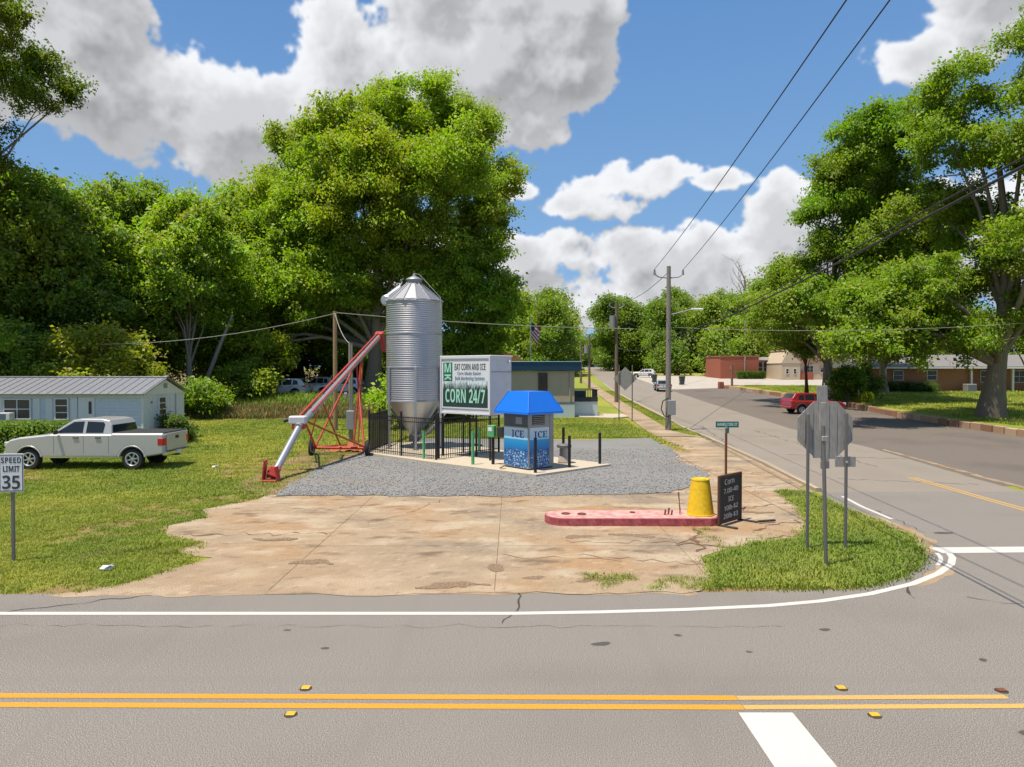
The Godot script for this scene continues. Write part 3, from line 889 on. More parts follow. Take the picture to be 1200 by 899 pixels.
# a window: frame, pane and bars; local z points out of the wall
func window(parent: Node, at: Vector3, w: float, h: float, t := Basis(), bars_x := 0, bars_y := 1, frame: Material = null, pane: Material = null, called := "window") -> Node3D:
	var n := Node3D.new()
	n.name = called
	n.transform = Transform3D(t, at)
	parent.add_child(n, true)
	if frame == null: frame = M.trim_white
	if pane == null: pane = M.glass_dark
	var b := B.new()
	var e := 0.06
	for s in [-1.0, 1.0]:
		b.box(Vector3(s * (w * 0.5), 0, 0.03), Vector3(e, h + e, 0.08))
		b.box(Vector3(0, s * (h * 0.5), 0.03), Vector3(w - e, e, 0.08))
	obj(b, "frame", frame, n)
	obj(bx(Vector3(0, 0, 0.012), Vector3(w - e, h - e, 0.02)), "pane", pane, n)
	for k in bars_x:
		obj(bx(Vector3(-w * 0.5 + w * (k + 1) / (bars_x + 1), 0, 0.035), Vector3(0.04, h - e, 0.03)), "bar", frame, n)
	for k in bars_y:
		obj(bx(Vector3(0, -h * 0.5 + h * (k + 1) / (bars_y + 1), 0.034), Vector3(w - e, 0.045, 0.03)), "bar", frame, n)
	return n

func wheel(parent: Node, at: Vector3, r: float, w: float, side: float):
	var n := Node3D.new()
	n.name = "wheel"
	n.position = at
	parent.add_child(n, true)
	var t := Basis(Vector3.RIGHT, PI * 0.5 * side)
	var b := B.new()
	b.lathe([Vector2(r * 0.6, -w * 0.5), Vector2(r * 0.9, -w * 0.5), Vector2(r * 0.98, -w * 0.36), Vector2(r, -w * 0.2), Vector2(r, w * 0.2), Vector2(r * 0.98, w * 0.36), Vector2(r * 0.9, w * 0.5), Vector2(r * 0.64, w * 0.46), Vector2(r * 0.62, w * 0.1), Vector2(0, w * 0.1)], 28, Vector3.ZERO, t)
	obj(b, "tyre", M.rubber, n)
	b = B.new()
	b.lathe([Vector2(r * 0.56, w * 0.16), Vector2(r * 0.56, w * 0.4), Vector2(r * 0.66, w * 0.47), Vector2(r * 0.6, w * 0.5), Vector2(r * 0.53, w * 0.42), Vector2(r * 0.53, w * 0.16)], 28, Vector3.ZERO, t)
	b.lathe([Vector2(r * 0.17, w * 0.2), Vector2(r * 0.16, w * 0.42), Vector2(0, w * 0.44)], 12, Vector3.ZERO, t)
	for k in 6:
		var a := TAU * k / 6.0 + 0.2
		var q := t * Basis(Vector3.UP, a)
		b.box(t * Vector3.UP * w * 0.33 + q * Vector3(r * 0.34, 0, 0), Vector3(r * 0.46, w * 0.14, r * 0.15), q, 0.01)
	obj(b, "rim", M.rim, n)

func arch(u: float, r: float, ra: float, yb: float) -> Array:
	var a0 := asin(clampf((yb - r) / ra, -1.0, 1.0))
	var out := []
	for k in 11:
		var a := lerpf(a0, PI - a0, k / 10.0)
		out.append(Vector2(u + cos(a) * ra, r + sin(a) * ra))
	return out

# s: top outline of the lower body from rear bottom to front bottom, wheels, cabin outline, side windows ...
func car(called: String, label: String, cat: String, at: Vector3, turn: float, paint: Material, s: Dictionary, group := "") -> Node3D:
	var n := thing(called, label, cat, at, turn, group)
	var hw: float = s.hw
	var r: float = s.r
	var yb: float = s.rocker
	var o: Array = s.body.duplicate()
	o.append_array(arch(s.front, r, r + 0.09, yb))
	o.append_array(arch(s.rear, r, r + 0.09, yb))
	var belt: float = s.belt
	var b := B.new()
	b.slab(o, func(_y): return hw, 0.06)
	obj(b, "body", paint, n)
	var top: float = s.top
	var cw := func(y): return lerpf(hw - 0.06, hw - 0.2, (y - belt) / (top - belt))
	b = B.new()
	b.slab(s.cabin, cw, 0.03)
	obj(b, "cabin", paint, n)
	for g in s.glass:
		for z in [-1.0, 1.0]:
			b = B.new()
			var pts: Array = g.map(func(p): return Vector3(p.x, p.y, z * (cw.call(p.y) + 0.006)))
			b.face(pts, Vector3(0, 0.2, z))
			obj(b, "side_window", M.glass_dark, n)
	for g in s.ends:                       # windscreen and rear window, on the sloping ends of the cabin
		var a: Vector2 = g[0]
		var c: Vector2 = g[1]
		var nn := Vector2(c.y - a.y, a.x - c.x).normalized() * (1.0 if g[2] == "windscreen" else -1.0)
		a += nn * 0.012
		c += nn * 0.012
		b = B.new()
		var wa: float = cw.call(a.y) - 0.08
		var wc: float = cw.call(c.y) - 0.08
		b.face([Vector3(a.x, a.y, -wa), Vector3(c.x, c.y, -wc), Vector3(c.x, c.y, wc), Vector3(a.x, a.y, wa)], Vector3(nn.x, nn.y, 0))
		obj(b, g[2], M.glass_dark, n)
	for u in [s.front, s.rear]:
		for z in [-1.0, 1.0]:
			wheel(n, Vector3(u, r, z * (hw - 0.15)), r, 0.27, z)
			b = B.new()
			var ring := arch(u, r, r + 0.1, yb)
			b.path(ring.map(func(p): return Vector3(p.x, p.y, z * (hw - 0.02))), [0.035], 6)
			obj(b, "wheel_arch", s.get("arch", paint), n)
	var L: float = s.length
	for z in [-1.0, 1.0]:
		obj(bx(Vector3(L - 0.1, s.lamp_y, z * (hw - 0.2)), Vector3(0.22, 0.2, 0.36), 0.03), "headlight", M.lamp_clear, n)
		obj(bx(Vector3(s.tail_x, s.tail_y, z * (hw - 0.12)), Vector3(0.26, s.tail_h, 0.26), 0.03), "tail_light", M.lamp_red, n)
		obj(bx(Vector3(s.mirror, belt + 0.1, z * (hw + 0.1)), Vector3(0.1, 0.17, 0.2), 0.03), "mirror", M.dark_plastic, n)
		for u in s.handles:
			obj(bx(Vector3(u, belt - 0.12, z * (hw + 0.005)), Vector3(0.22, 0.05, 0.05), 0.015), "door_handle", s.get("handle", M.dark_plastic), n)
		for u in s.seams:
			obj(bx(Vector3(u, (belt + yb) * 0.5 + 0.03, z * (hw - 0.001)), Vector3(0.012, belt - yb - 0.2, 0.004)), "door_gap", M.dark_plastic, n)
		obj(bx(Vector3((s.front + s.rear) * 0.5, yb + 0.0, z * (hw - 0.06)), Vector3(s.front - s.rear - 2.0 * r - 0.25, 0.09, 0.1), 0.02), "sill", s.get("sill", M.dark_plastic), n)
	obj(bx(Vector3(L - 0.02, yb + 0.14, 0), Vector3(0.16, 0.2, hw * 1.9), 0.04), "front_bumper", s.get("bumper", paint), n)
	obj(bx(Vector3(0.0, s.rear_bumper_y, 0), Vector3(0.2, 0.18, hw * 1.9), 0.04), "rear_bumper", s.get("bumper", paint), n)
	obj(bx(Vector3(L + 0.0, s.lamp_y - 0.02, 0), Vector3(0.06, 0.22, hw * 1.15), 0.02), "grille", M.dark_plastic, n)
	obj(bx(Vector3((s.front + s.rear) * 0.5, yb + 0.06, 0), Vector3(L - 0.7, 0.14, hw * 1.4)), "chassis", M.dark_plastic, n)
	return n

func pickup_spec() -> Dictionary:
	return {"length": 6.1, "hw": 1.0, "r": 0.41, "rocker": 0.5, "rear": 1.22, "front": 5.18, "belt": 1.36, "top": 1.94,
		"body": [Vector2(0.02, 0.62), Vector2(0.0, 1.34), Vector2(0.05, 1.4), Vector2(1.98, 1.4), Vector2(2.02, 1.37), Vector2(4.35, 1.37), Vector2(4.6, 1.34), Vector2(5.5, 1.25), Vector2(5.9, 1.15), Vector2(6.05, 1.0), Vector2(6.1, 0.72), Vector2(6.04, 0.5)],
		"cabin": [Vector2(2.0, 1.33), Vector2(2.06, 1.72), Vector2(2.16, 1.88), Vector2(2.45, 1.94), Vector2(3.25, 1.95), Vector2(3.55, 1.9), Vector2(3.95, 1.64), Vector2(4.42, 1.33)],
		"glass": [[Vector2(2.34, 1.42), Vector2(2.3, 1.74), Vector2(2.36, 1.82), Vector2(2.98, 1.85), Vector2(3.0, 1.42)], [Vector2(3.12, 1.42), Vector2(3.1, 1.85), Vector2(3.5, 1.83), Vector2(3.9, 1.58), Vector2(4.15, 1.42)]],
		"ends": [[Vector2(4.38, 1.36), Vector2(3.6, 1.87), "windscreen"], [Vector2(2.014, 1.42), Vector2(2.058, 1.71), "rear_window"]],
		"lamp_y": 0.98, "tail_x": 0.12, "tail_y": 1.08, "tail_h": 0.3, "mirror": 4.05, "handles": [2.5, 3.35], "seams": [2.1, 3.06, 4.2], "rear_bumper_y": 0.62,
		"bumper": M.chrome, "sill": M.chrome}

func suv_spec() -> Dictionary:
	return {"length": 4.75, "hw": 0.93, "r": 0.36, "rocker": 0.38, "rear": 0.9, "front": 3.75, "belt": 1.08, "top": 1.7,
		"body": [Vector2(0.08, 0.45), Vector2(0.0, 0.7), Vector2(0.04, 1.08), Vector2(3.3, 1.08), Vector2(3.55, 1.05), Vector2(4.4, 0.95), Vector2(4.66, 0.82), Vector2(4.75, 0.6), Vector2(4.66, 0.38)],
		"cabin": [Vector2(0.05, 1.04), Vector2(0.14, 1.3), Vector2(0.42, 1.66), Vector2(0.8, 1.71), Vector2(2.0, 1.7), Vector2(2.45, 1.62), Vector2(3.45, 1.04)],
		"glass": [[Vector2(0.62, 1.16), Vector2(0.72, 1.52), Vector2(1.1, 1.58), Vector2(1.15, 1.12)], [Vector2(1.24, 1.12), Vector2(1.2, 1.59), Vector2(1.98, 1.6), Vector2(2.05, 1.12)], [Vector2(2.14, 1.12), Vector2(2.08, 1.6), Vector2(2.4, 1.55), Vector2(3.1, 1.12)]],
		"ends": [[Vector2(3.38, 1.08), Vector2(2.52, 1.58), "windscreen"], [Vector2(0.15, 1.31), Vector2(0.4, 1.63), "rear_window"]],
		"lamp_y": 0.8, "tail_x": 0.12, "tail_y": 1.0, "tail_h": 0.2, "mirror": 2.9, "handles": [1.3, 2.25], "seams": [1.2, 2.1, 3.05], "rear_bumper_y": 0.55, "arch": M.dark_plastic}

func sedan_spec() -> Dictionary:
	var s := suv_spec()
	s.merge({"belt": 0.95, "top": 1.44, "body": [Vector2(0.08, 0.4), Vector2(0.0, 0.6), Vector2(0.06, 0.98), Vector2(0.8, 1.0), Vector2(3.3, 0.96), Vector2(4.4, 0.85), Vector2(4.68, 0.7), Vector2(4.66, 0.36)],
		"cabin": [Vector2(0.55, 0.93), Vector2(1.2, 1.4), Vector2(1.7, 1.45), Vector2(2.3, 1.43), Vector2(3.4, 0.92)],
		"glass": [[Vector2(0.95, 1.02), Vector2(1.3, 1.32), Vector2(1.9, 1.37), Vector2(1.95, 1.02)], [Vector2(2.03, 1.02), Vector2(2.0, 1.37), Vector2(2.3, 1.35), Vector2(3.0, 1.02)]],
		"ends": [[Vector2(3.3, 0.97), Vector2(2.36, 1.4), "windscreen"], [Vector2(0.62, 0.98), Vector2(1.18, 1.38), "rear_window"]],
		"lamp_y": 0.68, "tail_y": 0.84, "handles": [1.3, 2.2], "arch": M.paint_grey}, true)
	return s

func sag(a: Vector3, b: Vector3, drop: float, r: float, k := 14, seg := 5) -> B:
	var m := B.new()
	var pts := []
	for j in k + 1:
		var t := float(j) / k
		pts.append(a.lerp(b, t) - Vector3.UP * drop * 4.0 * t * (1.0 - t))
	m.path(pts, [r], seg)
	return m


# ---------------------------------------------------------------- left: trailer home, pickup, speed sign, cars on the bank
func left_side():
	# mobile home: front wall at d = 34.6, right end wall at x = -18.7
	var home := thing("mobile_home", "long pale blue trailer home with grey metal roof behind the pickup", "mobile home", V(-18.7, 0, 34.6))
	var Lh := 21.0
	obj(bx(Vector3(-Lh * 0.5, 1.5, -2.15), Vector3(Lh, 2.2, 4.3)), "wall", M.siding, home)
	obj(bx(Vector3(-Lh * 0.5, 0.2, -2.15), Vector3(Lh - 0.1, 0.42, 4.2)), "skirting", M.trim_white, home)
	var pl := bx(Vector3.ZERO, Vector3(Lh - 3.4, 0.165, 0.02), 0.0, Basis(Vector3.RIGHT, -0.2)).mesh()
	var pr := bx(Vector3.ZERO, Vector3(2.35, 0.165, 0.02), 0.0, Basis(Vector3.RIGHT, -0.2)).mesh()
	for k in 13:
		put(pl, "plank", M.siding, home, Vector3(-(Lh - 3.4) * 0.5 - 3.35, 0.53 + k * 0.164, 0.022))
		put(pr, "plank", M.siding, home, Vector3(-1.25, 0.53 + k * 0.164, 0.022))
	obj(bx(Vector3(-0.03, 1.5, 0.03), Vector3(0.1, 2.2, 0.07)), "corner_board", M.trim_white, home)
	obj(bx(Vector3(-Lh * 0.5, 2.62, 0.06), Vector3(Lh + 0.2, 0.22, 0.06)), "fascia", M.trim_white, home)
	window(home, Vector3(-6.35, 1.88, 0.05), 1.35, 1.0, Basis(), 1, 1, null, M.blind)
	window(home, Vector3(-4.1, 1.88, 0.05), 0.66, 1.05, Basis(), 0, 2, null, M.blind)
	window(home, Vector3(-9.6, 1.88, 0.05), 1.0, 1.0, Basis(), 0, 1, null, M.blind)
	window(home, Vector3(-13.6, 1.88, 0.05), 1.3, 1.0, Basis(), 1, 1, null, M.blind)
	for x in [-5.4, -4.75, -3.5, -7.3]:
		obj(bx(Vector3(x, 1.86, 0.05), Vector3(0.36, 1.15, 0.03), 0.01), "shutter", M.trim_white, home)
	var door := obj(bx(Vector3(-2.86, 1.5, 0.04), Vector3(0.84, 1.98, 0.05), 0.01), "door", M.trim_white, home)
	obj(bx(Vector3(-2.66, 1.95, 0.075), Vector3(0.14, 0.62, 0.02)), "pane", M.glass_dark, door)
	obj(bx(Vector3(-2.55, 1.35, 0.09), Vector3(0.05, 0.05, 0.06), 0.015), "handle", M.chrome, door)
	var ac := obj(bx(Vector3(-6.75, 1.52, 0.24), Vector3(0.56, 0.38, 0.42), 0.02), "air_conditioner", M.trim_white, home)
	for k in 6:
		obj(bx(Vector3(-6.83, 1.39 + k * 0.05, 0.455), Vector3(0.34, 0.02, 0.012)), "louvre", M.dark_plastic, ac)
	# end wall
	var east := Basis(Vector3.UP, PI * 0.5)
	window(home, Vector3(0.03, 1.95, -1.75), 0.72, 0.95, east, 0, 2, null, M.blind)
	obj(bx(Vector3(0.06, 1.5, -3.3), Vector3(0.08, 2.1, 0.08), 0.01), "downspout", M.trim_white, home)
	obj(bx(Vector3(0.03, 2.18, -0.75), Vector3(0.07, 0.12, 0.1), 0.01), "lamp_box", M.meter_grey, home)
	for k in 9:
		obj(bx(Vector3(0.008, 1.5, -0.45 - k * 0.46), Vector3(0.016, 2.15, 0.025)), "batten", M.trim_white, home)
	var g := B.new()
	g.slab([Vector2(0.0, 2.6), Vector2(2.15, 3.36), Vector2(4.3, 2.6)], func(_y): return 0.05, 0.0, Transform3D(east, Vector3(-0.02, 0, 0)))
	obj(g, "gable", M.trim_white, home)
	obj(bx(Vector3(0.05, 3.02, -2.15), Vector3(0.03, 0.26, 0.36), 0.01), "gable_vent", M.meter_grey, home)
	var roof: MeshInstance3D = null
	for s in [0, 1]:
		var b := B.new()
		var z0 := 0.28 if s == 0 else -4.58
		var ang := 0.0
		b.slab([Vector2(0.0, 0.0), Vector2(0.0, 0.05), Vector2(2.62, 0.05), Vector2(2.62, 0.0)], func(_y): return Lh * 0.5 + 0.2, 0.0, Transform3D(Basis(Vector3(0, sin(0.335), cos(0.335) * (1.0 if s else -1.0)), Vector3(0, cos(0.335), -sin(0.335) * (1.0 if s else -1.0)), Vector3.RIGHT * (1.0 if s else -1.0)), Vector3(-Lh * 0.5, 2.6, z0)))
		var q := obj(b, "roof", M.roof_tin, home)
		if s == 0: roof = q
	var rib := bx(Vector3(0, 0, 0), Vector3(0.03, 0.02, 2.6)).mesh()
	for k in 48:
		put(rib, "rib", M.roof_tin, roof, Vector3(0.1 - k * 0.44, 3.1, -0.955), Basis(Vector3.RIGHT, 0.335))
	obj(bx(Vector3(-Lh * 0.5, 3.5, -2.15), Vector3(Lh + 0.4, 0.04, 0.3), 0.01), "ridge_cap", M.roof_tin, roof)
	# pickup, nose to the left
	var truck := car("pickup_truck", "silver crew cab pickup parked on the grass before the trailer home", "pickup truck", V(-13.3, 0.02, 27.0), PI, M.paint_silver, pickup_spec())
	obj(bx(Vector3(1.0, 1.405, 0), Vector3(1.92, 0.05, 1.84), 0.01), "bed_cover", M.dark_plastic, truck)
	var gate := obj(bx(Vector3(-0.012, 1.05, 0), Vector3(0.03, 0.66, 1.56), 0.012), "tailgate", M.paint_silver, truck)
	obj(bx(Vector3(-0.035, 1.2, 0), Vector3(0.03, 0.12, 0.24), 0.01), "handle", M.dark_plastic, gate)
	obj(bx(Vector3(-0.1, 0.62, 0.0), Vector3(0.03, 0.14, 0.34)), "licence_plate", M.trim_white, truck)
	obj(tb(Vector3(-0.12, 0.5, 0), Vector3(0.5, 0.5, 0), 0.04), "tow_hitch", M.dark_plastic, truck)
	# speed limit sign
	var sp := thing("speed_limit_sign", "white speed limit sign on a steel post at the lawn's edge", "road sign", V(-9.92, 0, 13.45), 0.1)
	obj(bx(Vector3(0.03, 1.05, -0.03), Vector3(0.07, 2.14, 0.04), 0.012), "post", M.post_steel, sp)
	var pn := obj(bx(Vector3(0.03, 1.79, 0.004), Vector3(0.46, 0.76, 0.012), 0.005), "panel", M.sign_white, sp)
	var fr := B.new()
	for s in [-1.0, 1.0]:
		fr.box(Vector3(0.03 + s * 0.212, 1.79, 0.0115), Vector3(0.014, 0.71, 0.004))
		fr.box(Vector3(0.03, 1.79 + s * 0.355, 0.0115), Vector3(0.43, 0.014, 0.004))
	obj(fr, "border", M.sign_ink, pn)
	words("SPEED", 0.115, M.sign_ink, pn, Vector3(0.03, 2.04, 0.012), Basis(), 0.37)
	words("LIMIT", 0.115, M.sign_ink, pn, Vector3(0.03, 1.87, 0.012), Basis(), 0.31)
	words("35", 0.27, M.sign_ink, pn, Vector3(0.03, 1.6, 0.012), Basis(), 0.33)
	# vehicles beyond the bank
	var rise := func(d): return lie(d) + 0.93
	car("parked_car", "white vehicle beyond the tall weeds, leftmost of three parked vehicles", "car", V(-18.9, rise.call(63.0), 63.0), PI + 0.06, M.paint_white, suv_spec(), "vehicles parked beyond the bank")
	car("parked_car", "white wagon beyond the weeds, middle one of three parked vehicles", "car", V(-16.9, rise.call(66.5), 66.5), PI - 0.5, M.paint_white, suv_spec(), "vehicles parked beyond the bank")
	car("parked_car", "white wagon beyond the weeds, rightmost of three parked vehicles", "car", V(-14.0, rise.call(65.0), 65.0), PI - 0.05, M.paint_white, suv_spec(), "vehicles parked beyond the bank")
	# little shed among the trees
	var shed := thing("garden_shed", "small tan shed with brown roof among the trees", "shed", V(-29.0, lie(66.0) + 0.9, 66.0), 0.2)
	obj(bx(Vector3(0, 1.1, 0), Vector3(3.4, 2.2, 2.6)), "wall", M.tan_siding, shed)
	var b2 := B.new()
	b2.slab([Vector2(-2.0, 2.15), Vector2(0.0, 2.95), Vector2(2.0, 2.15)], func(_y): return 1.5, 0.0)
	obj(b2, "roof", M.shingle_brown, shed)
	obj(bx(Vector3(0.4, 0.95, 1.31), Vector3(0.9, 1.9, 0.05)), "door", M.board_frame, shed)
	# poles with the service line
	var p1 := thing("wooden_pole", "slim pale wooden service pole behind the auger", "pole", V(-11.24, 0, 43.4))
	obj(tb(Vector3.ZERO, Vector3(0, 7.6, 0), 0.15, 0.12, 10), "post", M.pale_wood, p1)
	obj(bx(Vector3(0.05, 7.35, 0.14), Vector3(0.12, 0.2, 0.1), 0.02), "insulator", M.meter_grey, p1)
	var p2 := thing("meter_pole", "short grey pole carrying a meter box beside the auger", "pole", V(-8.6, 0, 36.4))
	obj(tb(Vector3.ZERO, Vector3(0, 5.3, 0), 0.13, 0.11, 10), "post", M.grey_pole, p2)
	obj(bx(Vector3(0.02, 1.2, 0.2), Vector3(0.42, 1.0, 0.2), 0.02), "meter_box", M.meter_grey, p2)
	obj(tb(Vector3(0.1, 1.6, 0.15), Vector3(0.1, 5.2, 0.13), 0.03), "conduit", M.meter_grey, p2)
	obj(bx(Vector3(-0.25, 2.5, 0.1), Vector3(0.18, 0.3, 0.14), 0.02), "switch_box", M.meter_grey, p2)
	for w in [[V(-11.24, 7.45, 43.3), V(-34.0, 5.9, 47.0), 0.9, "pale service wire sagging left from the wooden pole"], [V(-11.2, 7.4, 43.3), V(-8.6, 5.25, 36.4), 0.35, "short service wire from wooden pole down to meter pole"], [V(-11.1, 7.5, 43.3), V(8.9, 6.9, 50.0), 0.2, "thin pale wire running right behind the corn bin"]]:
		tag(obj(sag(w[0], w[1], w[2], 0.022), "service_wire", M.wire_pale), w[3], "wire", "service wires")


# ---------------------------------------------------------------- auger, corn bin, fence, sign box, ice kiosk
func corn_corner():
	# auger on two wheels
	var au := thing("grain_auger", "long silver and red grain auger on wheels leaning up", "auger")
	var I := V(-8.19, 0.2, 23.3)
	var T := V(-8.03, 1.79, 25.9)
	var E := V(-7.35, 5.75, 37.9)
	obj(tb(I, T, 0.13, -1.0, 14), "lower_tube", M.zinc, au)
	var up := (E - T).normalized()
	obj(tb(T - up * 0.3, E, 0.14, -1.0, 14), "tube", M.zinc, au)
	obj(tb(T + Vector3(-0.1, 0.24, 0), E + Vector3(-0.06, 0.2, 0), 0.045), "drive_shaft_guard", M.auger_red, au)
	var b := B.new()
	for k in 7:
		var p := T.lerp(E, 0.1 + k * 0.13)
		b.box(p + Vector3(-0.04, 0.13, 0), Vector3(0.06, 0.2, 0.06))
	b.tube(T.lerp(E, 0.08) + Vector3(0.12, 0.1, 0), T.lerp(E, 0.97) + Vector3(0.12, 0.1, 0), 0.03)
	obj(b, "truss", M.auger_red, au)
	var hop := B.new()
	hop.box(T + Vector3(-0.1, 0.16, 0.0), Vector3(0.62, 0.3, 0.42), Basis(Vector3.UP, 0.1), 0.04)
	obj(hop, "transfer_box", M.box_white, au)
	obj(bx(T + Vector3(-0.06, -0.08, 0.02), Vector3(0.46, 0.24, 0.38), 0.05), "gear_case", M.auger_red, au)
	obj(tb(T + Vector3(-0.42, 0.18, 0.05), T + Vector3(-0.62, 0.12, 0.08), 0.07), "motor_stub", M.dark_plastic, au)
	# inlet boot: two flared red plates around the flighting
	var boot := B.new()
	boot.box(I + Vector3(-0.26, 0.2, 0.05), Vector3(0.05, 0.75, 0.3), Basis(Vector3.FORWARD, 0.12), 0.01)
	boot.box(I + Vector3(0.18, 0.1, 0.05), Vector3(0.05, 0.5, 0.3), Basis(Vector3.FORWARD, -0.2), 0.01)
	boot.box(I + Vector3(-0.04, -0.12, 0.1), Vector3(0.5, 0.06, 0.4), Basis(), 0.01)
	boot.box(I + Vector3(-0.02, 0.12, -0.12), Vector3(0.42, 0.4, 0.06), Basis(Vector3.RIGHT, -0.5), 0.01)
	obj(boot, "inlet_boot", M.auger_red, au)
	for k in 6:
		var q := I + (T - I).normalized() * (0.02 + k * 0.07) + Vector3(0.03, 0.06, 0.12)
		obj(bx(q, Vector3(0.34, 0.03, 0.16), 0.005, Basis(Vector3.FORWARD, 0.35)), "flighting", M.auger_red, au)
	var head := B.new()
	head.box(E + Vector3(0, -0.02, 0), Vector3(0.46, 0.46, 0.5), Basis(Vector3.RIGHT, 0.3), 0.04)
	head.tube(E + Vector3(0.1, -0.1, -0.1), E + Vector3(0.22, -0.85, -0.1), 0.16, 0.13, 10)
	obj(head, "discharge_head", M.auger_red, au)
	var wl := V(-9.0, 0.36, 30.6)
	var wr := V(-6.45, 0.36, 30.4)
	for q in [wl, wr]:
		var n := Node3D.new()
		n.name = "wheel"
		n.position = q
		n.rotation.y = 0.08
		au.add_child(n, true)
		b = B.new()
		var t := Basis(Vector3.RIGHT, PI * 0.5)
		b.lathe([Vector2(0.18, -0.09), Vector2(0.32, -0.09), Vector2(0.36, -0.05), Vector2(0.36, 0.05), Vector2(0.32, 0.09), Vector2(0.18, 0.09)], 22, Vector3.ZERO, t)
		obj(b, "tyre", M.rubber, n, Vector3.ZERO, Basis(Vector3.UP, PI * 0.5))
		b = B.new()
		b.lathe([Vector2(0, -0.06), Vector2(0.2, -0.08), Vector2(0.2, 0.08), Vector2(0, 0.06)], 18, Vector3.ZERO, t)
		obj(b, "rim", M.meter_grey, n, Vector3.ZERO, Basis(Vector3.UP, PI * 0.5))
	obj(tb(wl, wr, 0.06), "axle", M.auger_red, au)
	var struts := [[T.lerp(E, 0.03), wr, M.auger_rust], [T.lerp(E, 0.03), wl + Vector3(0.2, 0, 0), M.auger_red], [wl + Vector3(0.15, 0, 0), T.lerp(E, 0.62), M.auger_red], [wr + Vector3(-0.15, 0, 0), T.lerp(E, 0.62), M.auger_red], [V(-7.75, 0.25, 33.4), T.lerp(E, 0.7), M.auger_red], [V(-7.55, 0.25, 33.4), T.lerp(E, 0.72), M.auger_rust], [wl, V(-7.65, 0.25, 33.4), M.auger_rust], [wr, V(-7.65, 0.25, 33.4), M.auger_red], [T.lerp(E, 0.2) , V(-7.7, 0.5, 30.5), M.auger_rust]]
	for s in struts:
		obj(tb(s[0], s[1], 0.045, -1.0, 6), "strut", s[2], au)
	b = B.new()
	b.path([V(-8.35, 0.95, 28.2), V(-8.3, 0.5, 28.1), V(-8.1, 0.42, 28.0), V(-8.0, 0.02, 27.9)], [0.035], 6)
	obj(b, "jack", M.dark_plastic, au)
	obj(tb(V(-8.35, 0.95, 28.2), T.lerp(E, 0.18), 0.03), "jack_mount", M.auger_red, au)
	# a heap of red tarpaulin under the frame
	var cl := B.new()
	var pts := []
	for a in 13:
		var row := []
		for c in 9:
			var x := -8.6 + a * 0.16
			var d := 31.6 + c * 0.2
			var hh := 0.3 * exp(-pow((x + 7.65) / 0.7, 2.0)) * exp(-pow((d - 32.3) / 0.6, 2.0)) * (1.0 + fn.get_noise_2d(x * 25.0, d * 25.0) * 1.6)
			row.append(V(x, 0.045 + max(0.0, hh), d))
		pts.append(row)
	for a in 12:
		for c in 8:
			cl.face([pts[a][c], pts[a + 1][c], pts[a + 1][c + 1], pts[a][c + 1]], Vector3.UP)
	tag(obj(cl, "tarpaulin", M.auger_rust), "crumpled red tarpaulin on the ground under the auger", "tarpaulin")
	# concrete pad
	var pad := obj(prism([Vector2(-6.75, 31.0), Vector2(-3.5, 27.9), Vector2(0.85, 24.25), Vector2(3.95, 27.05), Vector2(1.9, 29.2), Vector2(0.6, 30.4), Vector2(-3.2, 35.6), Vector2(-6.6, 35.2)], 0.0, 0.11), "concrete_pad", M.pad_concrete)
	pad.set_meta("kind", "structure")
	# corn bin
	var bin := thing("grain_bin", "tall corrugated galvanised corn bin with a cone roof", "grain bin", V(-4.76, 0.11, 33.3))
	var prof := []
	for k in 97:
		var y := 2.25 + k * 0.0503
		prof.append(Vector2(1.35 + (0.012 if k % 2 else -0.012), y))
	var s2 := B.new()
	s2.lathe(prof, 64)
	obj(s2, "shell", M.zinc, bin)
	for k in 4:
		var s3 := B.new()
		s3.lathe([Vector2(1.355, 0), Vector2(1.375, 0.01), Vector2(1.375, 0.04), Vector2(1.355, 0.05)], 64, Vector3(0, 2.23 + k * 1.61, 0))
		obj(s3, "seam_band", M.zinc, bin)
	for k in 14:
		var a0 := TAU * k / 14.0
		var a1 := TAU * (k + 1) / 14.0
		var rf := B.new()
		var lo0 := Vector3(cos(a0) * 1.42, 7.04, sin(a0) * 1.42)
		var lo1 := Vector3(cos(a1) * 1.42, 7.04, sin(a1) * 1.42)
		var hi0 := Vector3(cos(a0) * 0.32, 7.98, sin(a0) * 0.32)
		var hi1 := Vector3(cos(a1) * 0.32, 7.98, sin(a1) * 0.32)
		rf.face([lo0, lo1, hi1, hi0], Vector3(cos(a0), 1, sin(a0)))
		rf.tube(lo0 + Vector3(0, 0.015, 0), hi0 + Vector3(0, 0.015, 0), 0.025, -1.0, 5)
		obj(rf, "roof_panel", M.zinc_roof, bin)
	var cap := B.new()
	cap.lathe([Vector2(0.36, 7.93), Vector2(0.36, 8.1), Vector2(0.42, 8.12), Vector2(0.34, 8.2), Vector2(0.08, 8.32), Vector2(0.05, 8.44), Vector2(0, 8.46)], 24)
	obj(cap, "lid", M.zinc_roof, bin)
	var rod := B.new()
	rod.path([Vector3(0.05, 8.42, 0.1), Vector3(0.3, 8.35, 0.3), Vector3(1.35, 7.2, 0.7), Vector3(1.38, 6.6, 0.72)], [0.015], 5)
	obj(rod, "lid_rod", M.wire_pale, bin)
	var hop2 := B.new()
	hop2.lathe([Vector2(1.34, 2.3), Vector2(1.3, 2.22), Vector2(0.24, 0.62), Vector2(0.22, 0.35), Vector2(0, 0.35)], 40)
	obj(hop2, "hopper", M.zinc, bin)
	obj(bx(Vector3(0, 0.42, 0), Vector3(0.5, 0.3, 0.5), 0.03), "slide_gate", M.post_steel, bin)
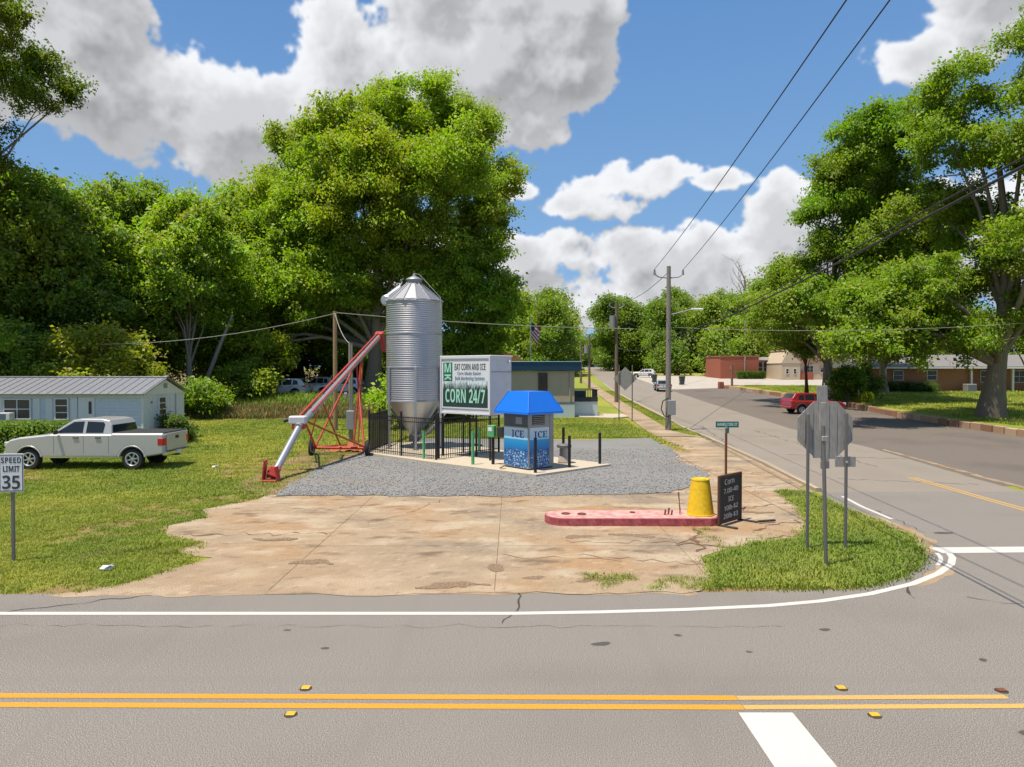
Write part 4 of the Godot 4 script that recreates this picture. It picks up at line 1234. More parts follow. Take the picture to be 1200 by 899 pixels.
	for k in 6:
		var a := TAU * k / 6.0 + 0.35
		var q := Vector3(cos(a) * 1.4, 0, sin(a) * 1.4)
		obj(bx(q + Vector3(0, 1.95, 0), Vector3(0.09, 3.9, 0.12), 0.01, Basis(Vector3.UP, -a)), "leg", M.zinc, bin)
		obj(tb(q * 0.97 + Vector3(0, 1.9, 0), q * 0.5 + Vector3(0, 1.1, 0), 0.03, -1.0, 5), "brace", M.post_steel, bin)
		obj(bx(q + Vector3(0, 0.01, 0), Vector3(0.26, 0.025, 0.26)), "foot_plate", M.post_steel, bin)
	var port := B.new()
	port.lathe([Vector2(0, 0.1), Vector2(0.2, 0.09), Vector2(0.26, 0.04), Vector2(0.26, -0.08), Vector2(0.0, -0.08)], 24, Vector3.ZERO, Basis(Vector3.RIGHT, PI * 0.5))
	obj(port, "fill_port", M.zinc, bin, Vector3(-1.32, 7.1, 0.35), Basis(Vector3.UP, -0.3))
	obj(tb(Vector3(-1.2, 7.25, 0.2), Vector3(-0.6, 7.7, 0.1), 0.2, 0.22, 14), "fill_neck", M.zinc, bin)
	var ch := B.new()
	ch.path([Vector3(0.15, 0.5, 0.1), Vector3(0.7, 0.75, 0.5), Vector3(2.1, 2.35, 1.6)], [0.12], 10)
	obj(ch, "unload_tube", M.zinc, bin)
	# iron fence
	for run in [[Vector2(-6.5, 31.05), Vector2(-3.15, 28.35), "black iron fence with pickets along the front of the bin"], [Vector2(-6.5, 31.05), Vector2(-6.3, 34.8), "black iron fence with pickets left of the bin"], [Vector2(-3.1, 28.7), Vector2(-0.6, 31.2), "black iron fence with pickets behind the sign box posts"]]:
		var f := thing("iron_fence", run[2], "fence", Vector3.ZERO, 0.0, "black iron fence runs")
		var a: Vector2 = run[0]
		var c: Vector2 = run[1]
		var len := a.distance_to(c)
		var turn := Basis(Vector3.UP, atan2(c.y - a.y, c.x - a.x))
		var mid := a.lerp(c, 0.5)
		for y in [0.26, 1.62, 1.8]:
			obj(bx(V(mid.x, y, mid.y), Vector3(len, 0.035, 0.03), 0.0, turn), "rail", M.black_iron, f)
		var pk := bx(Vector3.ZERO, Vector3(0.022, 1.72, 0.022)).mesh()
		var cnt := int(len / 0.12)
		for k in cnt:
			var w := a.lerp(c, (k + 0.5) / cnt)
			put(pk, "picket", M.black_iron, f, V(w.x, 0.98, w.y), turn)
		for k in 3:
			var w := a.lerp(c, k / 2.0)
			obj(bx(V(w.x, 1.05, w.y), Vector3(0.075, 2.0, 0.075), 0.01, turn), "post", M.black_iron, f)
	# sign box on posts
	var phi := -0.64
	var sb := thing("corn_vending_box", "white boxy corn dispenser raised on black posts with a large sign", "vending box", V(-0.88, 0.11, 28.09), phi)
	var bw := 2.76
	obj(bx(Vector3(-bw * 0.5, 3.08, -0.72), Vector3(bw, 2.44, 1.44), 0.015), "housing", M.box_white, sb)
	obj(bx(Vector3(-bw * 0.5, 4.32, -0.72), Vector3(bw + 0.08, 0.06, 1.52), 0.015), "roof_cap", M.trim_white, sb)
	obj(bx(Vector3(0.008, 3.66, -0.72), Vector3(0.02, 0.03, 1.42)), "seam", M.meter_grey, sb)
	obj(bx(Vector3(0.05, 4.08, -1.22), Vector3(0.1, 0.14, 0.14), 0.04), "flood_lamp", M.trim_white, sb)
	for q in [[-bw + 0.06, 0.0], [-0.06, 0.0], [-bw + 0.06, -1.38], [-0.06, -1.38], [-bw * 0.5, -0.7]]:
		obj(bx(Vector3(q[0], 0.93, q[1] - 0.04), Vector3(0.075, 1.88, 0.075), 0.01), "post", M.black_iron, sb)
	var fr := B.new()
	for y in [1.9, 4.26]:
		fr.box(Vector3(-bw * 0.5, y, 0.02), Vector3(bw, 0.07, 0.06))
	for x in [-bw + 0.03, -0.03]:
		fr.box(Vector3(x, 3.08, 0.02), Vector3(0.06, 2.29, 0.06))
	obj(fr, "sign_frame", M.trim_white, sb)
	var board := obj(bx(Vector3(-bw * 0.5, 3.1, 0.012), Vector3(bw - 0.14, 2.0, 0.02)), "sign_board", M.sign_white, sb)
	# the printed picture of corn rows across the lower part of the board
	var im := Image.create(256, 128, false, Image.FORMAT_RGB8)
	for y in 128:
		for x in 256:
			var top := 24.0 + fn.get_noise_2d(x * 6.0, 2.0) * 40.0 + fn2.get_noise_2d(x * 190.0, 7.0) * 30.0
			var q := fn.get_noise_2d(x * 5.0, y * 2.2) * 0.5 + 0.5
			var sp := fn.get_noise_2d(x * 9.0 + 300.0, y * 9.0) * 0.5 + 0.5
			var c := Color(0.10, 0.17, 0.155).lerp(Color(0.3, 0.45, 0.37), smoothstep(0.45, 0.8, q)).lerp(Color(0.65, 0.74, 0.7), smoothstep(0.66, 0.85, sp) * 0.7)
			im.set_pixel(x, y, Color(0.82, 0.88, 0.89) if y < top else c)
	var pm := mat("corn_print", Color.WHITE, 0.55)
	pm.albedo_texture = ImageTexture.create_from_image(im)
	var qd := QuadMesh.new()
	qd.size = Vector2(bw - 0.26, 1.12)
	put(qd, "corn_picture", pm, board, Vector3(-bw * 0.5, 2.72, 0.026))
	var logo := obj(bx(Vector3(-bw + 0.42, 3.66, 0.024), Vector3(0.52, 0.8, 0.012)), "logo", M.sign_green, board)
	words("M", 0.4, M.sign_mint, logo, Vector3(-bw + 0.42, 3.82, 0.033), Basis(), 0.38)
	words("K", 0.38, M.sign_mint, logo, Vector3(-bw + 0.42, 3.44, 0.033), Basis(Vector3.BACK, -PI * 0.5), 0.26)
	words("EAT CORN AND ICE", 0.27, M.sign_ink, board, Vector3(-bw + 1.66, 3.86, 0.026), Basis(), 1.7)
	words("Corn Made Easier", 0.14, M.sign_blue_ink, board, Vector3(-bw + 1.62, 3.59, 0.026), Basis(), 1.3)
	words("Bulk Marketing Systems", 0.15, M.sign_blue_ink, board, Vector3(-bw + 1.65, 3.38, 0.026), Basis(), 1.62)
	words("CORN 24/7", 0.58, M.sign_mint, board, Vector3(-bw * 0.5, 2.62, 0.034), Basis(), 2.2)
	# ice kiosk
	var kd := 0.715
	var ki := thing("ice_kiosk", "ice vending kiosk with a bright blue mansard roof on the pad", "kiosk", V(0.62, 0.11, 25.3), kd)
	# local: front corner at the origin, right-hand face along +x, left-hand face runs back along -z
	var wx := 1.3
	var wz := 1.45
	obj(bx(Vector3(wx * 0.5, 1.14, -wz * 0.5), Vector3(wx, 2.2, wz), 0.02), "cabinet", M.kiosk_grey, ki)
	obj(bx(Vector3(wx * 0.5, 0.03, -wz * 0.5), Vector3(wx - 0.1, 0.08, wz - 0.1)), "plinth", M.dark_plastic, ki)
	var rf2 := B.new()
	var e0 := Vector2(-0.36, 0.36)
	var cs := func(o, y): return [Vector3(-o, y, o), Vector3(wx + o, y, o), Vector3(wx + o, y, -wz - o), Vector3(-o, y, -wz - o)]
	var lo: Array = cs.call(0.26, 2.16)
	var hi: Array = cs.call(-0.14, 2.92)
	var li: Array = cs.call(0.26, 2.1)
	for k in 4:
		var j := (k + 1) % 4
		var out := Vector3([0, 1, 0, -1][k], 0.3, [1, 0, -1, 0][k])
		rf2.face([lo[k], lo[j], hi[j], hi[k]], out)
		rf2.face([li[k], li[j], lo[j], lo[k]], out - Vector3(0, 0.3, 0))
	rf2.face(hi, Vector3.UP)
	rf2.face(li, Vector3.DOWN)
	obj(rf2, "roof", M.ice_blue_roof, ki)
	var tr := B.new()
	for k in 4:
		tr.tube(lo[k], hi[k], 0.018)
		tr.tube(li[k], li[(k + 1) % 4], 0.016)
	obj(tr, "roof_trim", M.ice_blue_roof, ki)
	# printed panels: pale top, blue water, heap of ice cubes
	var ip := Image.create(160, 240, false, Image.FORMAT_RGB8)
	var cell := FastNoiseLite.new()
	cell.noise_type = FastNoiseLite.TYPE_CELLULAR
	cell.frequency = 0.055
	cell.cellular_return_type = FastNoiseLite.RETURN_CELL_VALUE
	var celld := FastNoiseLite.new()
	celld.noise_type = FastNoiseLite.TYPE_CELLULAR
	celld.frequency = 0.055
	celld.cellular_return_type = FastNoiseLite.RETURN_DISTANCE2_SUB
	for y in 240:
		for x in 160:
			var t := y / 240.0
			var c := Color(0.72, 0.83, 0.88)
			if t < 0.3:
				c = Color(0.8, 0.86, 0.88).lerp(Color(0.62, 0.8, 0.9), t / 0.3)
			else:
				c = Color(0.16, 0.62, 0.84).lerp(Color(0.1, 0.42, 0.72), clampf((t - 0.3) / 0.3, 0.0, 1.0))
				var wave := 0.56 + 0.03 * sin(x * 0.12) + fn.get_noise_2d(x * 4.0, 1.0) * 0.06
				if t > wave:
					var k := cell.get_noise_2d(x, y) * 0.5 + 0.5
					var edge := smoothstep(-0.95, -0.6, celld.get_noise_2d(x, y))
					c = Color(0.06, 0.2, 0.42).lerp([Color(0.88, 0.94, 0.97), Color(0.22, 0.48, 0.74), Color(0.6, 0.76, 0.88), Color(0.1, 0.28, 0.55)][int(k * 3.99)], edge)
			ip.set_pixel(x, y, c)
	var im2 := mat("ice_print", Color.WHITE, 0.4)
	im2.albedo_texture = ImageTexture.create_from_image(ip)
	var q1 := QuadMesh.new()
	q1.size = Vector2(wz - 0.1, 1.5)
	var west := Basis(Vector3.UP, -PI * 0.5)
	var lp := put(q1, "printed_panel", im2, ki, Vector3(-0.004, 0.82, -wz * 0.5), west)
	words("ICE", 0.27, M.ice_ink, lp, Vector3(0.12, 0.5, 0.003), Basis(), 0.68, "Droid Serif")
	var q2 := QuadMesh.new()
	q2.size = Vector2(wx - 0.3, 1.5)
	var rp := put(q2, "printed_panel", im2, ki, Vector3(wx * 0.5 - 0.1, 0.82, 0.004))
	words("ICE", 0.25, M.ice_ink, rp, Vector3(0.06, 0.48, 0.003), Basis(), 0.66, "Droid Serif")
	obj(bx(Vector3(wx - 0.12, 1.14, 0.005), Vector3(0.2, 2.15, 0.014)), "side_post", M.kiosk_grey, ki)
	var rec := obj(bx(Vector3(-0.006, 1.82, -wz * 0.5), Vector3(0.02, 0.44, wz - 0.14)), "service_hatch", M.kiosk_dark, ki)
	obj(bx(Vector3(-0.02, 1.83, -wz * 0.36), Vector3(0.02, 0.26, 0.36)), "screen", M.meter_grey, rec)
	obj(bx(Vector3(-0.02, 1.58, -wz * 0.5), Vector3(0.05, 0.05, wz - 0.1), 0.01), "ledge", M.kiosk_grey, rec)
	var vent := obj(bx(Vector3(0.5, 1.85, 0.006), Vector3(0.62, 0.36, 0.02)), "vent", M.dark_plastic, ki)
	for k in 5:
		obj(bx(Vector3(0.5, 1.71 + k * 0.07, 0.022), Vector3(0.58, 0.025, 0.02), 0.0, Basis(Vector3.RIGHT, 0.5)), "louvre", M.kiosk_grey, vent)
	# bollards round the pad
	for q in [[0.85, 24.75, 1.25, "black bollard in front of the kiosk's printed corner"], [2.2, 26.1, 1.2, "black bollard in the middle of the pad's right edge"], [3.5, 27.15, 1.22, "black bollard at the pad's far right corner"], [2.12, 28.1, 1.35, "black bollard behind the stone ash urn"]]:
		var n := thing("bollard", q[3], "bollard", V(q[0], 0.11, q[1]), 0.0, "black bollards on the pad")
		obj(tb(Vector3.ZERO, Vector3(0, q[2], 0), 0.058, -1.0, 14), "post", M.black_iron, n)
		obj(tb(Vector3(0, q[2], 0), Vector3(0, q[2] + 0.02, 0), 0.062, 0.04, 14), "cap", M.black_iron, n)
	for q in [[-3.72, 28.75, 1.12, "green bollard left of the sign box, before the fence"], [-1.55, 26.95, 1.3, "green bollard below the middle of the corn sign"], [-1.5, 31.4, 1.15, "green bollard farthest back, behind the dispenser"]]:
		var n := thing("bollard", q[3], "bollard", V(q[0], 0.11 if q[1] < 31.0 else 0.05, q[1]), 0.0, "green bollards by the corn dispenser")
		obj(tb(Vector3.ZERO, Vector3(0, q[2], 0), 0.065, -1.0, 14), "post", M.bollard_green, n)
		obj(tb(Vector3(0, q[2], 0), Vector3(0, q[2] + 0.02, 0), 0.068, 0.045, 14), "cap", M.bollard_green, n)
	var pay := thing("payment_post", "black post with a small green control box left of the kiosk", "control post", V(-0.75, 0.11, 27.0), phi)
	obj(bx(Vector3(0, 0.62, 0), Vector3(0.1, 1.24, 0.1), 0.01), "post", M.black_iron, pay)
	var pb := obj(bx(Vector3(0.0, 1.32, 0.08), Vector3(0.34, 0.46, 0.18), 0.02), "control_box", M.bollard_green, pay)
	obj(bx(Vector3(-0.02, 1.4, 0.175), Vector3(0.2, 0.16, 0.01)), "screen", M.sign_white, pb)
	obj(bx(Vector3(0.4, 1.3, -0.05), Vector3(0.36, 0.4, 0.2), 0.02), "coin_box", M.dark_plastic, pay)
	var urn := thing("ash_urn", "pale stone ash urn with a grey lid on the pad", "urn", V(2.1, 0.11, 27.45))
	var ub := B.new()
	ub.lathe([Vector2(0.0, 0.0), Vector2(0.24, 0.0), Vector2(0.26, 0.05), Vector2(0.19, 0.3), Vector2(0.18, 0.62), Vector2(0.0, 0.62)], 20)
	obj(ub, "body", M.stone_grey, urn)
	ub = B.new()
	ub.lathe([Vector2(0.0, 0.62), Vector2(0.3, 0.62), Vector2(0.3, 0.72), Vector2(0.26, 0.75), Vector2(0.0, 0.75)], 20)
	obj(ub, "lid", M.post_steel, urn)
	tag(put(bx(Vector3.ZERO, Vector3(0.34, 0.06, 0.1), 0.02).mesh(), "wooden_chock", M.pale_wood, null, V(-0.35, 0.2, 25.75), Basis(Vector3(0, 0, 1), 0.4) * Basis(Vector3.UP, 0.9)), "small pale wooden chock at the kiosk's left foot", "chock")


# ---------------------------------------------------------------- old fuel island, barrel, board
func front_lot():
	var isl := thing("fuel_island", "old pink and red painted fuel pump island", "island")
	var o := []
	for k in 9:
		var a := PI * 0.5 + PI * k / 8.0
		o.append(Vector2(1.32 + cos(a) * 0.5, 17.08 + sin(a) * 0.52))
	for k in 7:
		var a := -PI * 0.5 + PI * k / 6.0
		o.append(Vector2(4.85 + cos(a) * 0.3, 17.08 + sin(a) * 0.52))
	obj(prism(o, 0.0, 0.2), "kerb", M.island_red, isl)
	var inner := []
	for p in o:
		inner.append(Vector2(3.0, 17.08) + (p - Vector2(3.0, 17.08)) * Vector2(0.985, 0.94))
	obj(prism(inner, 0.19, 0.212), "top", M.island_pink, isl)
	for q in [[1.35, 17.1, 0.11], [1.75, 17.05, 0.11], [3.05, 17.25, 0.07]]:
		var b := B.new()
		b.lathe([Vector2(0.0, 0.004), Vector2(q[2] * 0.8, 0.004), Vector2(q[2] * 0.85, 0.02), Vector2(q[2], 0.02), Vector2(q[2] * 1.05, 0.0)], 18, V(q[0], 0.212, q[1]))
		obj(b, "pipe_hole", M.rust_post, isl)
	for q in [[3.82, 17.0, 0.13], [3.92, 17.06, 0.16], [3.98, 16.98, 0.12]]:
		obj(tb(V(q[0], 0.21, q[1]), V(q[0] + 0.02, 0.21 + q[2], q[1]), 0.022), "pipe_stub", M.rust_post, isl)
	obj(tb(V(4.2, 0.21, 17.0), V(4.17, 0.78, 17.02), 0.012, -1.0, 6), "rod", M.rust_post, isl)
	obj(tb(V(4.28, 0.21, 17.2), V(4.2, 0.72, 17.25), 0.006, -1.0, 6), "rod", M.rust_post, isl)
	var bar := thing("yellow_barrel", "yellow cone-shaped barrel standing on the red island", "barrel", V(4.72, 0.212, 17.05))
	var b2 := B.new()
	b2.lathe([Vector2(0.0, 0.0), Vector2(0.345, 0.0), Vector2(0.345, 0.03), Vector2(0.33, 0.035), Vector2(0.222, 0.86), Vector2(0.23, 0.87), Vector2(0.225, 0.9), Vector2(0.205, 0.905), Vector2(0.195, 0.885), Vector2(0.0, 0.88)], 40)
	obj(b2, "shell", M.barrel_yellow, bar)
	b2 = B.new()
	b2.lathe([Vector2(0.02, 0.0), Vector2(0.13, 0.0), Vector2(0.13, 0.02), Vector2(0.02, 0.03), Vector2(0, 0.03)], 20, Vector3(0, 0.882, 0))
	obj(b2, "bung", M.barrel_yellow, bar)
	# chalk board with feet
	var ch := thing("chalk_board", "black sandwich board with white chalk prices by the barrel", "sign board", V(5.43, 0.05, 16.95), 0.76)
	obj(bx(Vector3(0, 0.6, 0), Vector3(1.02, 1.08, 0.03)), "panel", M.chalk_board, ch)
	for q in [[-0.53, 0.6, 0.06, 1.2], [0.53, 0.6, 0.06, 1.2]]:
		obj(bx(Vector3(q[0], q[1], 0), Vector3(q[2], q[3], 0.06), 0.01), "frame", M.board_frame, ch)
	for y in [0.03, 1.17]:
		obj(bx(Vector3(0, y, 0), Vector3(1.0, 0.06, 0.05), 0.01), "frame", M.board_frame, ch)
	for x in [-0.5, 0.5]:
		obj(bx(Vector3(x, -0.02, 0), Vector3(0.09, 0.05, 0.95), 0.01), "foot", M.chalk_board, ch)
	obj(bx(Vector3(0.15, -0.0, -0.32), Vector3(0.7, 0.06, 0.2), 0.02, Basis(Vector3.UP, 0.2)), "weight", M.chalk_board, ch)
	for q in [["Corn", 0.14, -0.05, 1.02, 0.46], ["7.00-40", 0.12, 0.02, 0.8, 0.7], ["ICE", 0.12, 0.03, 0.58, 0.26], ["10lb-$2", 0.115, 0.03, 0.37, 0.66], ["20lb-$3", 0.115, 0.02, 0.17, 0.7]]:
		words(q[0], q[1], M.chalk, ch, Vector3(q[2], q[3], 0.018), Basis(Vector3.BACK, rng.randf_range(0.0, 0.06)), q[4], "Droid Sans", false, "chalk_writing")
	# loose bits on the concrete
	for q in [[6.35, 16.95, 0.5, 0.05, 0.3, "dark broken plank lying right of the chalk board"]]:
		tag(put(bx(Vector3.ZERO, Vector3(q[2], q[3], 0.07), 0.012).mesh(), "broken_plank", M.chalk_board, null, V(q[0], 0.07, q[1]), Basis(Vector3.UP, q[4])), q[5], "plank", "loose bits on the concrete")
	for q in [[-11.6, 26.6, "crumpled white paper on the grass near the auger"], [-7.7, 12.9, "crumpled white paper on the grass near the road"]]:
		var b3 := B.new()
		b3.box(Vector3.ZERO, Vector3(0.22, 0.03, 0.13), Basis(Vector3.RIGHT, 0.3), 0.01)
		b3.box(Vector3(0.05, 0.03, 0.02), Vector3(0.12, 0.02, 0.1), Basis(Vector3.BACK, 0.5), 0.005)
		tag(obj(b3, "paper_scrap", M.trim_white, null, V(q[0], 0.07, q[1])), q[2], "litter", "paper scraps")


# ---------------------------------------------------------------- road signs and studs
func signs():
	# octagon seen from behind: upright ribbed planks bolted to two posts
	var st := thing("stop_sign", "large octagonal sign seen from behind on two grey posts", "stop sign", V(6.65, 0, 14.48))
	obj(bx(Vector3(-0.39, 1.45, 0.07), Vector3(0.06, 2.9, 0.045), 0.01), "post", M.post_steel, st)
	obj(bx(Vector3(0.42, 1.46, 0.07), Vector3(0.06, 2.92, 0.045), 0.01), "post", M.post_steel, st)
	var R := 0.585
	var oct := PackedVector2Array()
	for k in 8:
		var a := PI / 8.0 + TAU * k / 8.0
		oct.append(Vector2(cos(a), sin(a)) * R / cos(PI / 8.0))
	var drops := [0.0, 0.0, 0.03, 0.1, 0.05, 0.02, 0.0]
	for k in 7:
		var x0 := -R + k * R * 2.0 / 7.0
		var x1 := x0 + R * 2.0 / 7.0 - 0.004
		for p in Geometry2D.intersect_polygons(pv([x0, -1, x1, -1, x1, 1, x0, 1]), oct):
			var b := B.new()
			var pl := []
			for q in p:
				pl.append(q - Vector2(0, drops[k] * (1.0 if q.y < -0.4 else 0.0)))
			b.slab(pl, func(_y): return 0.012, 0.0, Transform3D(Basis(), Vector3(0, 2.57, 0)))
			b.box(Vector3(x1 - 0.012, 2.57, 0.02), Vector3(0.01, 1.1 if k in [2, 3] else (0.85 if k in [1, 4] else 0.5), 0.016))
			obj(b, "plank", M.sign_back, st)
	var pt := obj(bx(Vector3(0.42, 1.88, 0.035), Vector3(0.44, 0.22, 0.012), 0.004), "small_plate", M.sign_back, st)
	obj(bx(Vector3(0.42, 1.88, 0.1), Vector3(0.05, 0.05, 0.03), 0.01), "bolt", M.chrome, pt)
	var mid := thing("route_sign", "narrow weathered sign plate on a leaning post before the octagon", "road sign", V(6.08, 0, 13.15))
	mid.rotation.z = 0.028
	obj(tb(Vector3.ZERO, Vector3(0, 2.75, 0), 0.036, -1.0, 12), "post", M.post_steel, mid)
	obj(bx(Vector3(0, 2.92, -0.02), Vector3(0.13, 0.56, 0.05), 0.008), "channel", M.sign_back, mid)
	obj(bx(Vector3(0.0, 3.36, -0.015), Vector3(0.215, 0.32, 0.02), 0.005, Basis(Vector3.UP, 0.1)), "plate", M.sign_back, mid)
	obj(bx(Vector3(0.06, 3.4, -0.05), Vector3(0.07, 0.32, 0.02), 0.005, Basis(Vector3.UP, 1.2)), "plate", M.sign_back, mid)
	obj(bx(Vector3(0.02, 2.5, 0.02), Vector3(0.12, 0.1, 0.05), 0.01), "bracket", M.sign_back, mid)
	obj(bx(Vector3(0.04, 1.98, -0.05), Vector3(0.17, 0.14, 0.012)), "lower_plate", M.sign_back, mid)
	# street name sign
	var nm := thing("street_name_sign", "rusty post with green street name blades behind the chalk board", "street sign", V(5.78, 0.03, 18.4))
	obj(tb(Vector3.ZERO, Vector3(0, 2.1, 0), 0.034, -1.0, 12), "post", M.rust_post, nm)
	var bl := obj(bx(Vector3(0.03, 2.33, 0), Vector3(0.62, 0.16, 0.008)), "blade", M.street_green, nm)
	words("HAMILTON ST", 0.085, M.street_white, bl, Vector3(0.03, 2.33, 0.0045), Basis(), 0.54)
	var t2 := Basis(Vector3.UP, 1.1)
	obj(bx(Vector3(0.03, 2.16, 0), Vector3(0.56, 0.15, 0.008), 0.0, t2), "blade", M.street_green, nm)
	obj(bx(Vector3(0, 2.24, 0), Vector3(0.06, 0.05, 0.05), 0.01), "bracket", M.meter_grey, nm)
	# studs in the road
	for q in [[-2.46, 8.08, "amber road stud beyond the yellow lines, left of the stop bar"], [-2.44, 7.46, "amber road stud before the yellow lines, left of the stop bar"], [3.93, 8.08, "amber road stud beyond the yellow lines, right of the stop bar"], [3.99, 7.44, "amber road stud before the yellow lines, right of the stop bar"], [5.8, 8.02, "worn dark road stud where the upper yellow line ends"]]:
		var n := thing("road_stud", q[2], "road stud", V(q[0], 0.012, q[1]), 0.0, "road studs along the centre lines")
		var b := B.new()
		b.lathe([Vector2(0.075, 0.0), Vector2(0.07, 0.006), Vector2(0.0, 0.007)], 16)
		obj(b, "bed", M.crack_fill, n)
		obj(bx(Vector3(0, 0.014, 0), Vector3(0.1, 0.016, 0.08), 0.006), "reflector", M.amber if q[0] < 5.0 else M.rust_post, n)
	# warning diamond seen from behind
	var di := thing("diamond_sign", "grey diamond sign seen from behind on two thin posts", "road sign", V(8.25, lie(49.7) + 0.02, 49.7))
	obj(tb(Vector3(-0.46, 0, 0.05), Vector3(-0.46, 4.1, 0.05), 0.04), "post", M.post_steel, di)
	obj(tb(Vector3(0.5, 0, 0.05), Vector3(0.5, 4.1, 0.05), 0.04), "post", M.post_steel, di)
	var db := B.new()
	db.slab([Vector2(0, -0.86), Vector2(0.8, -0.06), Vector2(0.86, 0), Vector2(0.8, 0.06), Vector2(0, 0.86), Vector2(-0.8, 0.06), Vector2(-0.86, 0), Vector2(-0.8, -0.06)], func(_y): return 0.012, 0.0, Transform3D(Basis(), Vector3(0, 3.1, 0)))
	obj(db, "panel", M.sign_back, di)


# ---------------------------------------------------------------- along the side street
func utility_pole(at: Vector2, h: float, label: String, m: Material, arm: float, extras := "") -> Node3D:
	var n := thing("utility_pole", label, "utility pole", V(at.x, lie(at.y), at.y), 0.0, "utility poles along the street")
	obj(tb(Vector3.ZERO, Vector3(0, h, 0), 0.19, 0.13, 12), "post", m, n)
	if arm > 0.0:
		for s in [-1.0, 1.0]:
			var b := B.new()
			b.path([Vector3(0, h - 0.75, 0), Vector3(s * arm * 0.7, h - 0.68, 0), Vector3(s * arm, h - 0.5, 0)], [0.045], 6)
			obj(b, "cross_arm", M.meter_grey, n)
			obj(tb(Vector3(s * arm, h - 0.55, 0), Vector3(s * arm, h - 0.22, 0), 0.08, 0.05, 10), "insulator", M.meter_grey, n)
	if "transformer" in extras:
		obj(tb(Vector3(-0.42, h - 2.7, 0.1), Vector3(-0.42, h - 1.5, 0.1), 0.3, -1.0, 16), "transformer", M.meter_grey, n)
		obj(bx(Vector3(-0.2, h - 2.1, 0.1), Vector3(0.3, 0.08, 0.1)), "bracket", M.post_steel, n)
	if "lamp" in extras:
		obj(tb(Vector3(0, h - 3.1, 0), Vector3(1.4, h - 2.75, 0.2), 0.03), "lamp_arm", M.meter_grey, n)
		obj(bx(Vector3(1.75, h - 2.75, 0.24), Vector3(0.75, 0.12, 0.22), 0.04), "lamp_head", M.trim_white, n)
	if "box" in extras:
		obj(bx(Vector3(0.15, 1.5, 0.24), Vector3(0.5, 0.95, 0.25), 0.03), "cable_box", M.meter_grey, n)
		var b := B.new()
		b.path([Vector3(-0.05, 2.1, 0.2), Vector3(-0.4, 1.9, 0.25), Vector3(-0.5, 1.4, 0.25), Vector3(-0.3, 0.95, 0.25), Vector3(0.0, 0.9, 0.2)], [0.035], 6)
		obj(b, "cable_loop", M.wire, n)
	return n

func house_window_row(n: Node, xs: Array, y: float, w: float, h: float, z: float):
	for x in xs:
		window(n, Vector3(x, y, z), w, h, Basis(), 0, 1)

